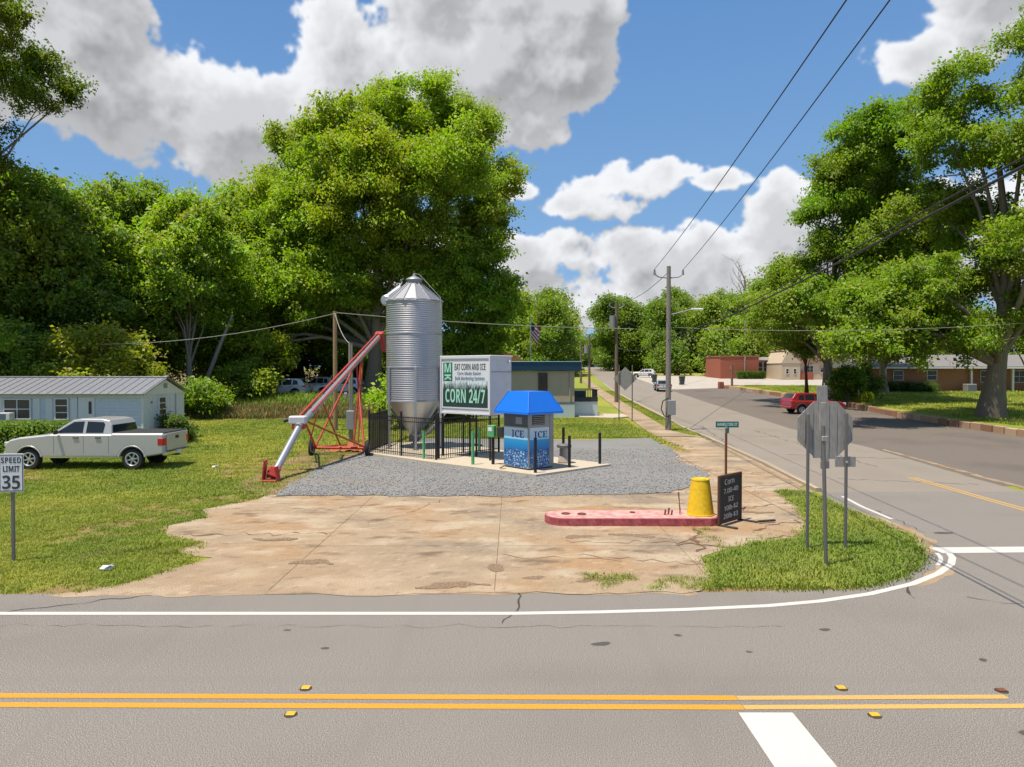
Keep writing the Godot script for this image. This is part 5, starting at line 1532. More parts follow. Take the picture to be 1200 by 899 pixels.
func street_side():
	# tan building with blue fascia
	var g := lie(53.0)
	var bd := thing("flat_roofed_building", "tan flat-roofed building with a dark blue fascia behind the kiosk", "building", V(4.85, g, 53.0))
	obj(bx(Vector3(-4.2, 2.35, -4.5), Vector3(8.4, 2.5, 9.0)), "wall", M.stucco, bd)
	obj(bx(Vector3(-4.2, 0.54, -4.47), Vector3(8.44, 1.12, 9.02)), "base", M.base_blue_white, bd)
	obj(bx(Vector3(-4.2, 1.11, 0.02), Vector3(8.46, 0.06, 0.08)), "base_trim", M.fascia_blue, bd)
	var fa := obj(bx(Vector3(-4.0, 3.95, -4.4), Vector3(9.0, 0.66, 9.4), 0.03), "fascia", M.fascia_blue, bd)
	obj(bx(Vector3(-4.0, 4.31, -4.4), Vector3(9.1, 0.06, 9.5), 0.02), "edge_trim", mat("trim_teal", col(0.14, 0.3, 0.33), 0.4, 0.3), fa)
	for k in 8:
		obj(bx(Vector3(-8.3 + k * 1.22, 3.95, 0.302), Vector3(0.02, 0.6, 0.01)), "panel_joint", M.dark_plastic, fa)
	window(bd, Vector3(-2.45, 2.55, 0.02), 0.66, 1.75, Basis(), 1, 3, M.board_frame, M.glass_dark)
	obj(bx(Vector3(-2.3, 1.55, 0.04), Vector3(0.5, 0.3, 0.06), 0.01), "letter_box", M.meter_grey, bd)
	for x in [-1.0, -4.0, -6.4]:
		obj(bx(Vector3(x, 2.3, 0.008), Vector3(0.03, 2.2, 0.02)), "wall_joint", M.tan_siding, bd)
	obj(tb(Vector3(-0.35, 1.4, 0.06), Vector3(-0.35, 3.6, 0.06), 0.04), "downspout", M.stucco, bd)
	# patio: white low wall, black mesh rail, pale slab
	var pa := thing("patio", "raised white patio with black mesh railing beside the tan building", "patio", V(4.9, lie(54.0), 54.0))
	obj(bx(Vector3(0.93, 0.58, -1.3), Vector3(1.8, 1.16, 3.4), 0.01), "wall", M.base_blue_white, pa)
	for q in [[0.93, 0.4, 1.8], [0.93, -2.98, 1.8]]:
		for k in 14:
			obj(bx(Vector3(0.08 + k * 0.132, 1.62, q[1] - 0.03), Vector3(0.03, 0.9, 0.03)), "picket", M.black_iron, pa)
		obj(bx(Vector3(q[0], 2.08, q[1] - 0.03), Vector3(1.84, 0.05, 0.06)), "rail", M.black_iron, pa)
	for k in 18:
		obj(bx(Vector3(1.8, 1.62, 0.3 - k * 0.185), Vector3(0.03, 0.9, 0.03)), "picket", M.black_iron, pa)
	obj(bx(Vector3(1.8, 2.08, -1.3), Vector3(0.06, 0.05, 3.4)), "rail", M.black_iron, pa)
	obj(bx(Vector3(0.5, 1.6, -0.1), Vector3(0.9, 0.8, 0.5), 0.05), "bench", M.fascia_blue, pa)
	obj(bx(Vector3(0.93, 1.35, 0.42), Vector3(1.82, 0.36, 0.03)), "screen_panel", M.dark_plastic, pa)
	var slab := obj(prism([Vector2(5.2, 52.4), Vector2(7.6, 51.2), Vector2(9.0, 52.6), Vector2(9.2, 58.0), Vector2(6.8, 58.0), Vector2(6.75, 53.55), Vector2(5.2, 53.55)], -0.1, lie(52.5) + 0.1), "paved_landing", M.pad_concrete)
	slab.set_meta("kind", "structure")
	# building with the terracotta roof farther back
	var tr := thing("terracotta_roofed_house", "house with an orange tiled roof behind the flat-roofed building", "house", V(-3.0, lie(76.0), 76.0))
	obj(bx(Vector3(0, 1.9, -4), Vector3(8.0, 3.8, 8)), "wall", M.stucco, tr)
	var rb := B.new()
	rb.slab([Vector2(-4.6, 3.7), Vector2(-1.0, 5.75), Vector2(1.0, 5.75), Vector2(4.6, 4.0), Vector2(4.6, 3.7)], func(_y): return 4.4, 0.0, Transform3D(Basis(), Vector3(0, 0, -4)))
	obj(rb, "roof", M.terracotta, tr)
	# flag
	var fl := thing("flagpole", "flagpole with a limp striped flag behind the tan building", "flagpole", V(1.75, lie(64.0), 64.0))
	obj(tb(Vector3.ZERO, Vector3(0, 8.4, 0), 0.05, 0.03, 10), "pole", M.trim_white, fl)
	obj(tb(Vector3(0, 8.4, 0), Vector3(0, 8.5, 0), 0.06, 0.02, 10), "finial", M.chrome, fl)
	for k in 9:
		var fb := B.new()
		for j in 8:
			var f := func(a, c):
				var fold := sin(a * 9.0 + c * 1.3) * 0.07
				return Vector3(0.06 + a * (0.85 - c * 0.035), 7.9 - c * 0.16 - a * 0.75, fold)
			fb.face([f.call(j / 8.0, k), f.call((j + 1) / 8.0, k), f.call((j + 1) / 8.0, k + 1), f.call(j / 8.0, k + 1)], Vector3(0, 0, 1))
		obj(fb, "stripe", M.flag_red if k % 2 == 0 else M.flag_white, fl)
	var cb := B.new()
	cb.slab([Vector2(0.05, 7.25), Vector2(0.3, 7.02), Vector2(0.34, 7.62), Vector2(0.05, 7.9)], func(_y): return 0.01, 0.0, Transform3D(Basis(), Vector3(0, 0, 0.09)))
	obj(cb, "canton", M.flag_blue, fl)
	# utility poles
	utility_pole(Vector2(9.94, 43.4), 10.45, "tall grey utility pole with curved arms nearest the kiosk", M.grey_pole, 0.9, "lamp box")
	utility_pole(Vector2(10.45, 68.3), 10.2, "brown utility pole with a grey transformer, second up the street", M.pole_wood, 0.7, "transformer")
	utility_pole(Vector2(10.9, 96.3), 7.6, "brown utility pole third up the street", M.pole_wood, 0.6, "transformer")
	utility_pole(Vector2(11.3, 112.0), 6.6, "brown utility pole fourth up the street, short and thin", M.pole_wood, 0.0)
	# overhead lines: x, y, d ends
	var tops := [V(9.94, 10.2, 43.4), V(10.45, lie(68.3) + 9.95, 68.3), V(10.9, lie(96.3) + 7.4, 96.3), V(11.3, lie(112.0) + 6.5, 112.0)]
	var lines := [
		[V(9.0, 10.22, 43.4), V(4.6, 11.9, -6.0), 0.5, 0.016, "left one of two high power lines crossing the sky"], [V(10.84, 10.22, 43.4), V(5.0, 12.2, -6.0), 0.5, 0.016, "right one of two high power lines crossing the sky"],
		[V(9.9, 5.75, 43.3), V(4.9, 7.1, -6.0), 0.42, 0.022, "thick black cable bundle, lower strand, swooping to the right"], [V(9.95, 5.95, 43.3), V(5.02, 7.25, -6.0), 0.42, 0.014, "black cable just above the thick bundle"],
		[tops[0] + Vector3(0, -0.1, 0), tops[1], 0.5, 0.02, "power line between first and second street poles"], [tops[1], tops[2], 0.5, 0.02, "power line between second and third street poles"], [tops[2], tops[3], 0.2, 0.02, "power line between third and fourth street poles"],
		[V(9.95, 5.7, 43.5), V(10.45, lie(68.3) + 5.6, 68.3), 0.5, 0.03, "low cable between first and second street poles"], [V(9.95, 5.6, 43.5), V(47.0, lie(129.0) + 4.2, 129.0), 1.0, 0.025, "thin cable from first pole to the brick building"],
		[V(9.95, 6.6, 43.5), V(33.0, 6.9, 44.0), 0.35, 0.015, "pale cable crossing in front of the right-hand trees"], [V(33.0, 6.9, 44.0), V(60.0, 7.6, 44.0), 0.3, 0.015, "pale cable leaving right beyond the big trunk"],
		[V(10.45, lie(68.3) + 8.5, 68.3), V(43.0, lie(150.0) + 9.0, 150.0), 1.5, 0.03, "thin line from second pole toward the woods"],
	]
	for w in lines:
		tag(obj(sag(w[0], w[1], w[2], w[3], 24), "power_line", M.wire_pale if "pale" in w[4] else M.wire), w[4], "cable", "overhead lines")
	# bins, cars on the street
	for q in [[24.2, 116.0, "dark wheelie bin beside the street, left of the pole"], [26.6, 106.8, "dark wheelie bin at the lot's mouth, right of the pole"]]:
		var n := thing("wheelie_bin", q[2], "bin", V(q[0], lie(q[1]) + 0.01, q[1]), 0.0, "wheelie bins")
		var bb := B.new()
		for k in 4:
			var c := [[-1, 1], [1, 1], [1, -1], [-1, -1]]
			var a: Array = c[k]
			var e: Array = c[(k + 1) % 4]
			bb.face([Vector3(a[0] * 0.3, 0.06, a[1] * 0.3), Vector3(e[0] * 0.3, 0.06, e[1] * 0.3), Vector3(e[0] * 0.4, 1.25, e[1] * 0.42), Vector3(a[0] * 0.4, 1.25, a[1] * 0.42)], Vector3(a[0] + e[0], 0, a[1] + e[1]))
		obj(bb, "body", M.bin_green, n)
		obj(bx(Vector3(0, 1.3, 0), Vector3(0.88, 0.1, 0.92), 0.03), "lid", M.bin_green, n)
		obj(tb(Vector3(-0.36, 0.12, -0.32), Vector3(0.36, 0.12, -0.32), 0.12, -1.0, 12), "wheels", M.rubber, n)
	car("street_car", "silver saloon driving up the street beside the tall pole", "car", V(19.45, lie(87.0) + 0.02, 87.0), PI * 0.5 - 0.1, M.paint_grey, sedan_spec())
	car("street_pickup", "white vehicle parked off the street far beyond the diamond sign", "car", V(29.0, lie(138.0) + 0.02, 138.0), PI - 0.35, M.paint_white, suv_spec())
	car("red_suv", "red SUV parked in the lot behind the octagonal sign", "suv", V(22.6, lie(55.5) + 0.02, 56.3), 0.12, M.paint_red, suv_spec())
	# brick building
	g = lie(132.0)
	var bk := thing("brick_building", "flat-roofed red brick building with a glazed entrance across the lot", "building", V(40.3, g, 132.0))
	var brick := mat("red_brick", col(0.42, 0.13, 0.075), 0.92)
	brick.albedo_texture = M.brick.albedo_texture
	brick.uv1_triplanar = true
	brick.uv1_world_triplanar = true
	obj(bx(Vector3(3.7, 2.15, -5), Vector3(7.4, 4.3, 10)), "wall", brick, bk)
	obj(bx(Vector3(10.2, 2.1, -6), Vector3(5.5, 4.2, 8)), "wall", brick, bk)
	obj(bx(Vector3(10.4, 3.85, -1.7), Vector3(6.0, 0.55, 0.9), 0.03), "canopy", M.trim_white, bk)
	obj(bx(Vector3(3.7, 4.36, -5), Vector3(7.6, 0.14, 10.2)), "coping", M.terracotta, bk)
	obj(bx(Vector3(4.7, 2.2, 0.06), Vector3(0.16, 4.4, 0.1)), "downpipe", M.stone_grey, bk)
	for x in [8.3, 9.6, 12.3]:
		window(bk, Vector3(x, 2.2, -1.96), 1.1, 2.2, Basis(), 0, 1)
	var ed := obj(bx(Vector3(11.0, 1.5, -1.95), Vector3(1.2, 2.7, 0.08)), "door", M.trim_white, bk)
	obj(bx(Vector3(11.0, 1.4, -1.9), Vector3(0.9, 2.2, 0.03)), "pane", M.glass_dark, ed)
	obj(bx(Vector3(2.0, 2.1, 0.02), Vector3(0.4, 0.6, 0.06)), "vent", M.terracotta, bk)
	# tan gabled house
	g = lie(126.0)
	var tn := thing("gabled_house", "tan gabled house with brown roof left of the lawn trees", "house", V(49.8, g, 126.0))
	obj(bx(Vector3(1.7, 1.6, -4), Vector3(3.4, 3.2, 8)), "wall", M.tan_siding, tn)
	obj(bx(Vector3(6.6, 1.5, -4.5), Vector3(6.5, 3.0, 7)), "wall", M.tan_siding, tn)
	var gb := B.new()
	gb.slab([Vector2(-0.1, 3.1), Vector2(1.1, 5.4), Vector2(3.6, 3.1)], func(_y): return 4.1, 0.0, Transform3D(Basis(), Vector3(0, 0, -4)))
	obj(gb, "gable", M.tan_siding, tn)
	gb = B.new()
	gb.slab([Vector2(0.9, 5.45), Vector2(1.2, 5.6), Vector2(9.8, 5.6), Vector2(10.4, 3.0), Vector2(3.5, 3.0)], func(_y): return 3.9, 0.0, Transform3D(Basis(), Vector3(0, 0, -4.6)))
	obj(gb, "roof", M.shingle_brown, tn)
	obj(bx(Vector3(4.6, 0.75, -0.4), Vector3(2.6, 1.5, 0.4)), "brick_planter", brick, tn)
	for x in [1.0, 2.4]:
		window(tn, Vector3(x, 1.6, 0.02), 0.5, 0.9)
	window(tn, Vector3(5.3, 2.0, -0.95), 1.8, 1.2, Basis(), 2, 1)
	window(tn, Vector3(8.0, 2.0, -0.95), 1.0, 1.2)
	# brick ranch house
	g = lie(80.0) + 0.4
	var rh := thing("ranch_house", "long low brick house behind the lawn on the right", "house", V(41.6, g, 81.0))
	var br2 := mat("orange_brick", col(0.4, 0.18, 0.095), 0.92)
	br2.albedo_texture = M.brick.albedo_texture
	br2.uv1_triplanar = true
	br2.uv1_world_triplanar = true
	obj(bx(Vector3(6.3, 1.45, -4), Vector3(12.6, 2.9, 8)), "wall", br2, rh)
	obj(bx(Vector3(19.5, 1.45, -5), Vector3(13.8, 2.9, 7)), "wall", br2, rh)
	obj(bx(Vector3(0.9, 1.45, 0.25), Vector3(1.7, 2.9, 0.5)), "chimney_breast", brick, rh)
	var hr := B.new()
	hr.slab([Vector2(0.8, 0), Vector2(-4.6, 1.5), Vector2(-10.0, 0), Vector2(-10.0, -0.15), Vector2(0.8, -0.15)], func(_y): return 13.8, 0.0, Transform3D(Basis(Vector3.UP, -PI * 0.5), Vector3(13.1, 3.0, 0)))
	obj(hr, "roof", M.roof_pale, rh)
	obj(bx(Vector3(13.1, 2.84, 0.84), Vector3(27.8, 0.2, 0.06)), "fascia", M.trim_white, rh)
	window(rh, Vector3(8.2, 1.95, 0.02), 1.15, 1.15)
	window(rh, Vector3(4.2, 1.95, 0.02), 1.15, 1.15)
	for x in [16.0, 20.0]:
		window(rh, Vector3(x, 1.8, -1.48), 2.0, 1.4, Basis(), 2, 1)
	for x in [2.5, 12.7, 17.6, 22.0]:
		obj(bx(Vector3(x, 1.4, 0.3), Vector3(0.24, 2.8, 0.24), 0.02), "column", M.trim_white, rh)
	var acu := thing("air_conditioner", "grey outdoor air conditioner against the brick house", "air conditioner", V(53.4, lie(80.0) + 0.42, 79.6))
	obj(bx(Vector3(0, 0.5, 0), Vector3(1.1, 0.86, 0.9), 0.05), "case", M.meter_grey, acu)
	for k in 7:
		obj(bx(Vector3(0, 0.2 + k * 0.1, 0.455), Vector3(0.96, 0.025, 0.02)), "grille_bar", M.post_steel, acu)
	obj(bx(Vector3(0, 0.03, 0), Vector3(1.3, 0.08, 1.1)), "plinth", M.stone_grey, acu)
	# posts on the lawn's tip
	tag(obj(tb(Vector3.ZERO, Vector3(0, 3.0, 0), 0.16, 0.15, 10), "timber_post", M.pole_wood, null, V(30.3, lie(94.0) + 0.3, 94.0)), "short brown timber post at the lawn's far tip", "post")
	tag(obj(bx(Vector3(0, 0.5, 0), Vector3(0.7, 0.95, 0.7), 0.08), "brick_pier", brick, null, V(29.2, lie(95.0), 95.4)), "small brick pier at the lawn's far tip", "pier")
	var wp := thing("marker_post", "white marker post among the lawn shrubs", "post", V(32.2, lie(66.0) + 0.4, 63.4))
	obj(bx(Vector3(0, 0.75, 0), Vector3(0.1, 1.5, 0.1), 0.01), "post", M.trim_white, wp)
	obj(bx(Vector3(0, 1.45, 0.06), Vector3(0.22, 0.34, 0.03), 0.01), "plate", M.trim_white, wp)
	# hedges
	leafy_box("hedge", "clipped hedge before the brick building's entrance", V(45.6, lie(131.0), 130.6), Vector3(4.8, 1.3, 1.2), 700, Color(0.1, 0.17, 0.03), 1.1)


# ---------------------------------------------------------------- plants
func make_clumps():
	for variant in 4:
		var b := B.new()
		b.tinted = true
		var r := RandomNumberGenerator.new()
		r.seed = 100 + variant
		for k in 26:
			var p := Vector3(r.randfn(), r.randfn() * 0.7, r.randfn()) * 0.24
			var n := Vector3(r.randfn() * 0.9, 0.8, r.randfn() * 0.9).normalized()
			var dir := Vector3(r.randfn(), r.randfn() * 0.4 - 0.25, r.randfn())
			dir = (dir - n * dir.dot(n)).normalized()
			var sd := n.cross(dir)
			var L := r.randf_range(0.13, 0.22)
			var w := L * r.randf_range(0.22, 0.34)
			var g := r.randf_range(0.75, 1.2)
			b.tint = Color(g * r.randf_range(0.9, 1.15), g, g * r.randf_range(0.8, 1.1))
			var tip := p + dir * L - n * 0.03
			var m := p + dir * L * 0.45 + n * 0.012
			var s := (n * 0.55 + Vector3.UP * 0.5 + p * 0.8).normalized()
			b.tri(p, m - sd * w, tip, s, s, s)
			b.tri(p, m + sd * w, tip, s, s, s)
		clumps.append(b.mesh())

var total := 0
func many(parent: Node, called: String, mesh: Mesh, m: Material, xf: Array, cols: Array) -> MultiMeshInstance3D:
	var mm := MultiMesh.new()
	mm.transform_format = MultiMesh.TRANSFORM_3D
	mm.use_colors = true
	mm.mesh = mesh
	mm.instance_count = xf.size()
	total += xf.size()
	var buf := PackedFloat32Array()
	buf.resize(xf.size() * 16)
	for k in xf.size():
		var t: Transform3D = xf[k]
		var c: Color = cols[k]
		var o := k * 16
		buf[o] = t.basis.x.x; buf[o + 1] = t.basis.y.x; buf[o + 2] = t.basis.z.x; buf[o + 3] = t.origin.x
		buf[o + 4] = t.basis.x.y; buf[o + 5] = t.basis.y.y; buf[o + 6] = t.basis.z.y; buf[o + 7] = t.origin.y
		buf[o + 8] = t.basis.x.z; buf[o + 9] = t.basis.y.z; buf[o + 10] = t.basis.z.z; buf[o + 11] = t.origin.z
		buf[o + 12] = c.r; buf[o + 13] = c.g; buf[o + 14] = c.b; buf[o + 15] = 1.0
	mm.buffer = buf
	var n := MultiMeshInstance3D.new()
	n.multimesh = mm
	n.set_meta("kind", "stuff")
	n.material_override = m
	if parent == null:
		n.name = numbered(called)
		add_child(n)
	else:
		n.name = called
		parent.add_child(n, true)
	return n

func leaf_color(base: Color) -> Color:
	var v := rng.randf_range(0.72, 1.3)
	var y := rng.randf_range(0.85, 1.22)
	return Color(base.r * v * y, base.g * v, base.b * v * rng.randf_range(0.7, 1.2))

# leaf clumps over one bough: most of them near its skin, tips reaching out of it
func bough(c: Vector3, R: float, count: int, size: float, base: Color, xf: Array, cols: Array, flat := 0.8):
	var tone := Color(base.r * rng.randf_range(0.97, 1.14), base.g * rng.randf_range(0.96, 1.07), base.b)
	var subs := []
	for k in max(8, int(R * 10.0)):          # each bough is a crowd of sprays
		var d := Vector3(rng.randfn(), rng.randfn() * 0.8 + 0.2, rng.randfn()).normalized()
		subs.append([d * R * rng.randf_range(0.5, 1.12), R * rng.randf_range(0.13, 0.32)])
	for k in count:
		var p: Vector3
		var s: Array = subs[rng.randi() % subs.size()]
		p = s[0] + Vector3(rng.randfn(), rng.randfn() * 0.7, rng.randfn()) * s[1] * 0.62
		p.y *= flat
		var t := Basis(Vector3.UP, rng.randf() * TAU) * Basis(Vector3.RIGHT, rng.randfn() * 0.35)
		xf.append(Transform3D(t.scaled(Vector3.ONE * size * rng.randf_range(0.7, 1.3)), c + p))
		cols.append(leaf_color(tone))

func limbs(n: Node, h: float, r: float, ends: Array, m: Material, lean := Vector3.ZERO, fork := 0.35):
	var b := B.new()
	var trunk := []
	var rad := []
	var steps := 7
	for k in steps + 1:
		var t := float(k) / steps
		trunk.append(Vector3(sin(t * 4.0 + r * 9.0) * r * 0.6, h * 0.8 * t, cos(t * 3.0 + r * 7.0) * r * 0.6 - r * 0.6) + lean * t)
		rad.append(r * (1.0 - 0.72 * t) * (1.0 + 0.7 * pow(1.0 - t, 8.0)))
	b.path(trunk, rad, 10)
	obj(b, "trunk", m, n)
	b = B.new()
	for e in ends:
		var p: Vector3 = e
		var t := clampf(p.y / h * 0.55 + rng.randf_range(-0.1, 0.05), fork * 0.6, 0.92)
		var f := t * steps
		var a: Vector3 = trunk[int(f)].lerp(trunk[min(int(f) + 1, steps)], f - int(f))
		var r0: float = rad[int(f)] * 0.4
		var mid := a.lerp(p, 0.5) + Vector3(rng.randfn() * 0.3, p.distance_to(a) * 0.1, rng.randfn() * 0.3)
		b.path([a, a.lerp(mid, 0.5) + Vector3(0, 0.1, 0), mid, mid.lerp(p, 0.55), p], [r0, r0 * 0.8, r0 * 0.6, r0 * 0.4, r0 * 0.15], 6)
		for k in 3:
			var q := mid.lerp(p, rng.randf_range(0.2, 0.8))
			b.path([q, q + Vector3(rng.randfn(), rng.randf_range(0.1, 1.0), rng.randfn()) * 0.9], [r0 * 0.25, r0 * 0.06], 4, false)
	obj(b, "limbs", m, n)

# boughs: [x, height, toward the viewer, radius] round the foot
func tree(called: String, label: String, at: Vector3, h: float, r: float, boughs: Array, per_m2: float, size: float, base: Color, m: Material, group := "", lean := Vector3.ZERO):
	var n := thing(called, label, "tree", at, 0.0, group)
	var ends := []
	var xf := [[], [], [], []]
	var cl := [[], [], [], []]
	for k in boughs.size():
		var q: Array = boughs[k]
		var c := Vector3(q[0], q[1], q[2])
		ends.append(c)
		var R: float = q[3]
		bough(c, R, int(R * R * 12.0 * per_m2), size, base, xf[k % 4], cl[k % 4])
	limbs(n, h, r, ends, m, lean)
	for k in 4:
		if xf[k].size():
			many(n, "crown", clumps[k], M.leaf, xf[k], cl[k])

func crown(h: float, low: float, R: float, count: int) -> Array:
	var out := []
	for k in count:
		var t := (k + 0.5) / count
		var y := lerpf(low, h - R * 0.25, t)
		var wide := R * sqrt(max(0.08, 1.0 - pow((t - 0.4) / 0.64, 2.0)))
		var a := k * 2.4 + rng.randf_range(-0.4, 0.4)
		var rr := wide * rng.randf_range(0.35, 0.8)
		out.append([cos(a) * rr, y, sin(a) * rr, R * rng.randf_range(0.3, 0.46)])
	for k in 6:
		var a := rng.randf() * TAU
		var rr := R * rng.randf_range(0.1, 0.6)
		out.append([cos(a) * rr, h - rr * 0.7 + rng.randf_range(-0.4, 1.0), sin(a) * rr, R * rng.randf_range(0.14, 0.24)])
	return out

func leafy_box(called: String, label: String, at: Vector3, s: Vector3, count: int, base: Color, size: float, cat := "hedge"):
	var n := thing(called, label, cat, at)
	var xf := []
	var cl := []
	for k in count:
		var p := Vector3(rng.randf_range(-0.5, 0.5), rng.randf_range(0.0, 1.0), rng.randf_range(-0.5, 0.5))
		var f := rng.randi() % 5
		if f < 2: p.y = rng.randf_range(0.9, 1.0) + fn.get_noise_2d(at.x * 20.0 + p.x * s.x * 12.0, at.z + p.z * s.z * 12.0) * 0.14
		elif f < 4: p.z = rng.randf_range(0.42, 0.52)
		xf.append(Transform3D(Basis(Vector3.UP, rng.randf() * TAU).scaled(Vector3.ONE * size * rng.randf_range(0.6, 1.1)), p * s))
		cl.append(leaf_color(base))
	many(n, "foliage", clumps[0], M.leaf, xf, cl)
	var b := B.new()
	for k in max(3, int(s.x * 1.5)):
		var x := rng.randf_range(-0.45, 0.45) * s.x
		b.path([Vector3(x, 0, 0), Vector3(x + 0.1, s.y * 0.5, 0.05), Vector3(x - 0.1, s.y * 0.85, 0)], [0.04, 0.025, 0.01], 5)
	obj(b, "stems", M.bark, n)

func shrub(label: String, at: Vector3, R: float, h: float, count: int, base: Color, size: float, called := "shrub"):
	var n := thing(called, label, "shrub", at)
	var xf := []
	var cl := []
	for k in 5:
		var a := k * 1.26
		bough(Vector3(cos(a) * R * 0.45, h * rng.randf_range(0.35, 0.65), sin(a) * R * 0.45), R * 0.6, count / 5, size, base, xf, cl, h / R * 0.7)
	many(n, "foliage", clumps[1], M.leaf, xf, cl)
	var b := B.new()
	for k in 6:
		var a := k * 1.1
		b.path([Vector3(cos(a) * 0.08, 0, sin(a) * 0.08), Vector3(cos(a) * R * 0.3, h * 0.4, sin(a) * R * 0.3), Vector3(cos(a) * R * 0.5, h * 0.75, sin(a) * R * 0.5)], [0.04, 0.025, 0.01], 5)
	obj(b, "stems", M.bark, n)

func tuft(blades: int, h: float, spread: float, seed_: int, wide := 0.012) -> Mesh:
	var b := B.new()
	b.tinted = true
	var r := RandomNumberGenerator.new()
	r.seed = seed_
	for k in blades:
		var p := Vector3(r.randfn(), 0, r.randfn()) * spread * 0.5
		var a := r.randf() * TAU
		var out := Vector3(cos(a), 0, sin(a))
		var sd := Vector3(-sin(a), 0, cos(a)) * wide * r.randf_range(0.7, 1.3)
		var hh := h * r.randf_range(0.5, 1.25)
		var m := p + Vector3(0, hh * 0.6, 0) + out * hh * 0.18
		var tip := p + Vector3(0, hh, 0) + out * hh * r.randf_range(0.35, 0.8)
		var g := r.randf_range(0.8, 1.2)
		b.tint = Color(g, g, g)
		b.face([p - sd, p + sd, m + sd * 0.8, m - sd * 0.8], Vector3(out.x, 0.6, out.z))
		b.face([m - sd * 0.8, m + sd * 0.8, tip], Vector3(out.x, 0.6, out.z))
	return b.mesh()

func scatter(called: String, label: String, mesh: Mesh, regions: Array, size_: Vector2, keep: Callable, color: Callable, off: float, cat := "grass"):
	var xf := []
	var cl := []
	for g in regions:
		var poly: PackedVector2Array = g[0]
		var lo := Vector2(1e9, 1e9)
		var hi := -lo
		for p in poly:
			lo = lo.min(p); hi = hi.max(p)
		var cnt := int((hi.x - lo.x) * (hi.y - lo.y) * g[1])
		for k in cnt:
			var p := Vector2(rng.randf_range(lo.x, hi.x), rng.randf_range(lo.y, hi.y))
			if abs(p.x) > p.y * 0.8 + 1.5 or not Geometry2D.is_point_in_polygon(p, poly) or not keep.call(p.x, p.y):
				continue
			var s: float = rng.randf_range(size_.x, size_.y) * g[2]
			xf.append(Transform3D(Basis(Vector3.UP, rng.randf() * TAU).scaled(Vector3(s, s * rng.randf_range(0.75, 1.25), s)), V(p.x, lie(p.y) + off, p.y)))
			cl.append(color.call(p.x, p.y))
	var o := many(null, called, mesh, M.blade, xf, cl)
	tag(o, label, cat, "", "stuff")

func grass_color(x: float, d: float) -> Color:
	var c := turf_tint(x, d)
	var v := rng.randf_range(0.75, 1.25)
	return Color(c.r * v * 1.05, c.g * v * 1.08, c.b * v * 1.3)

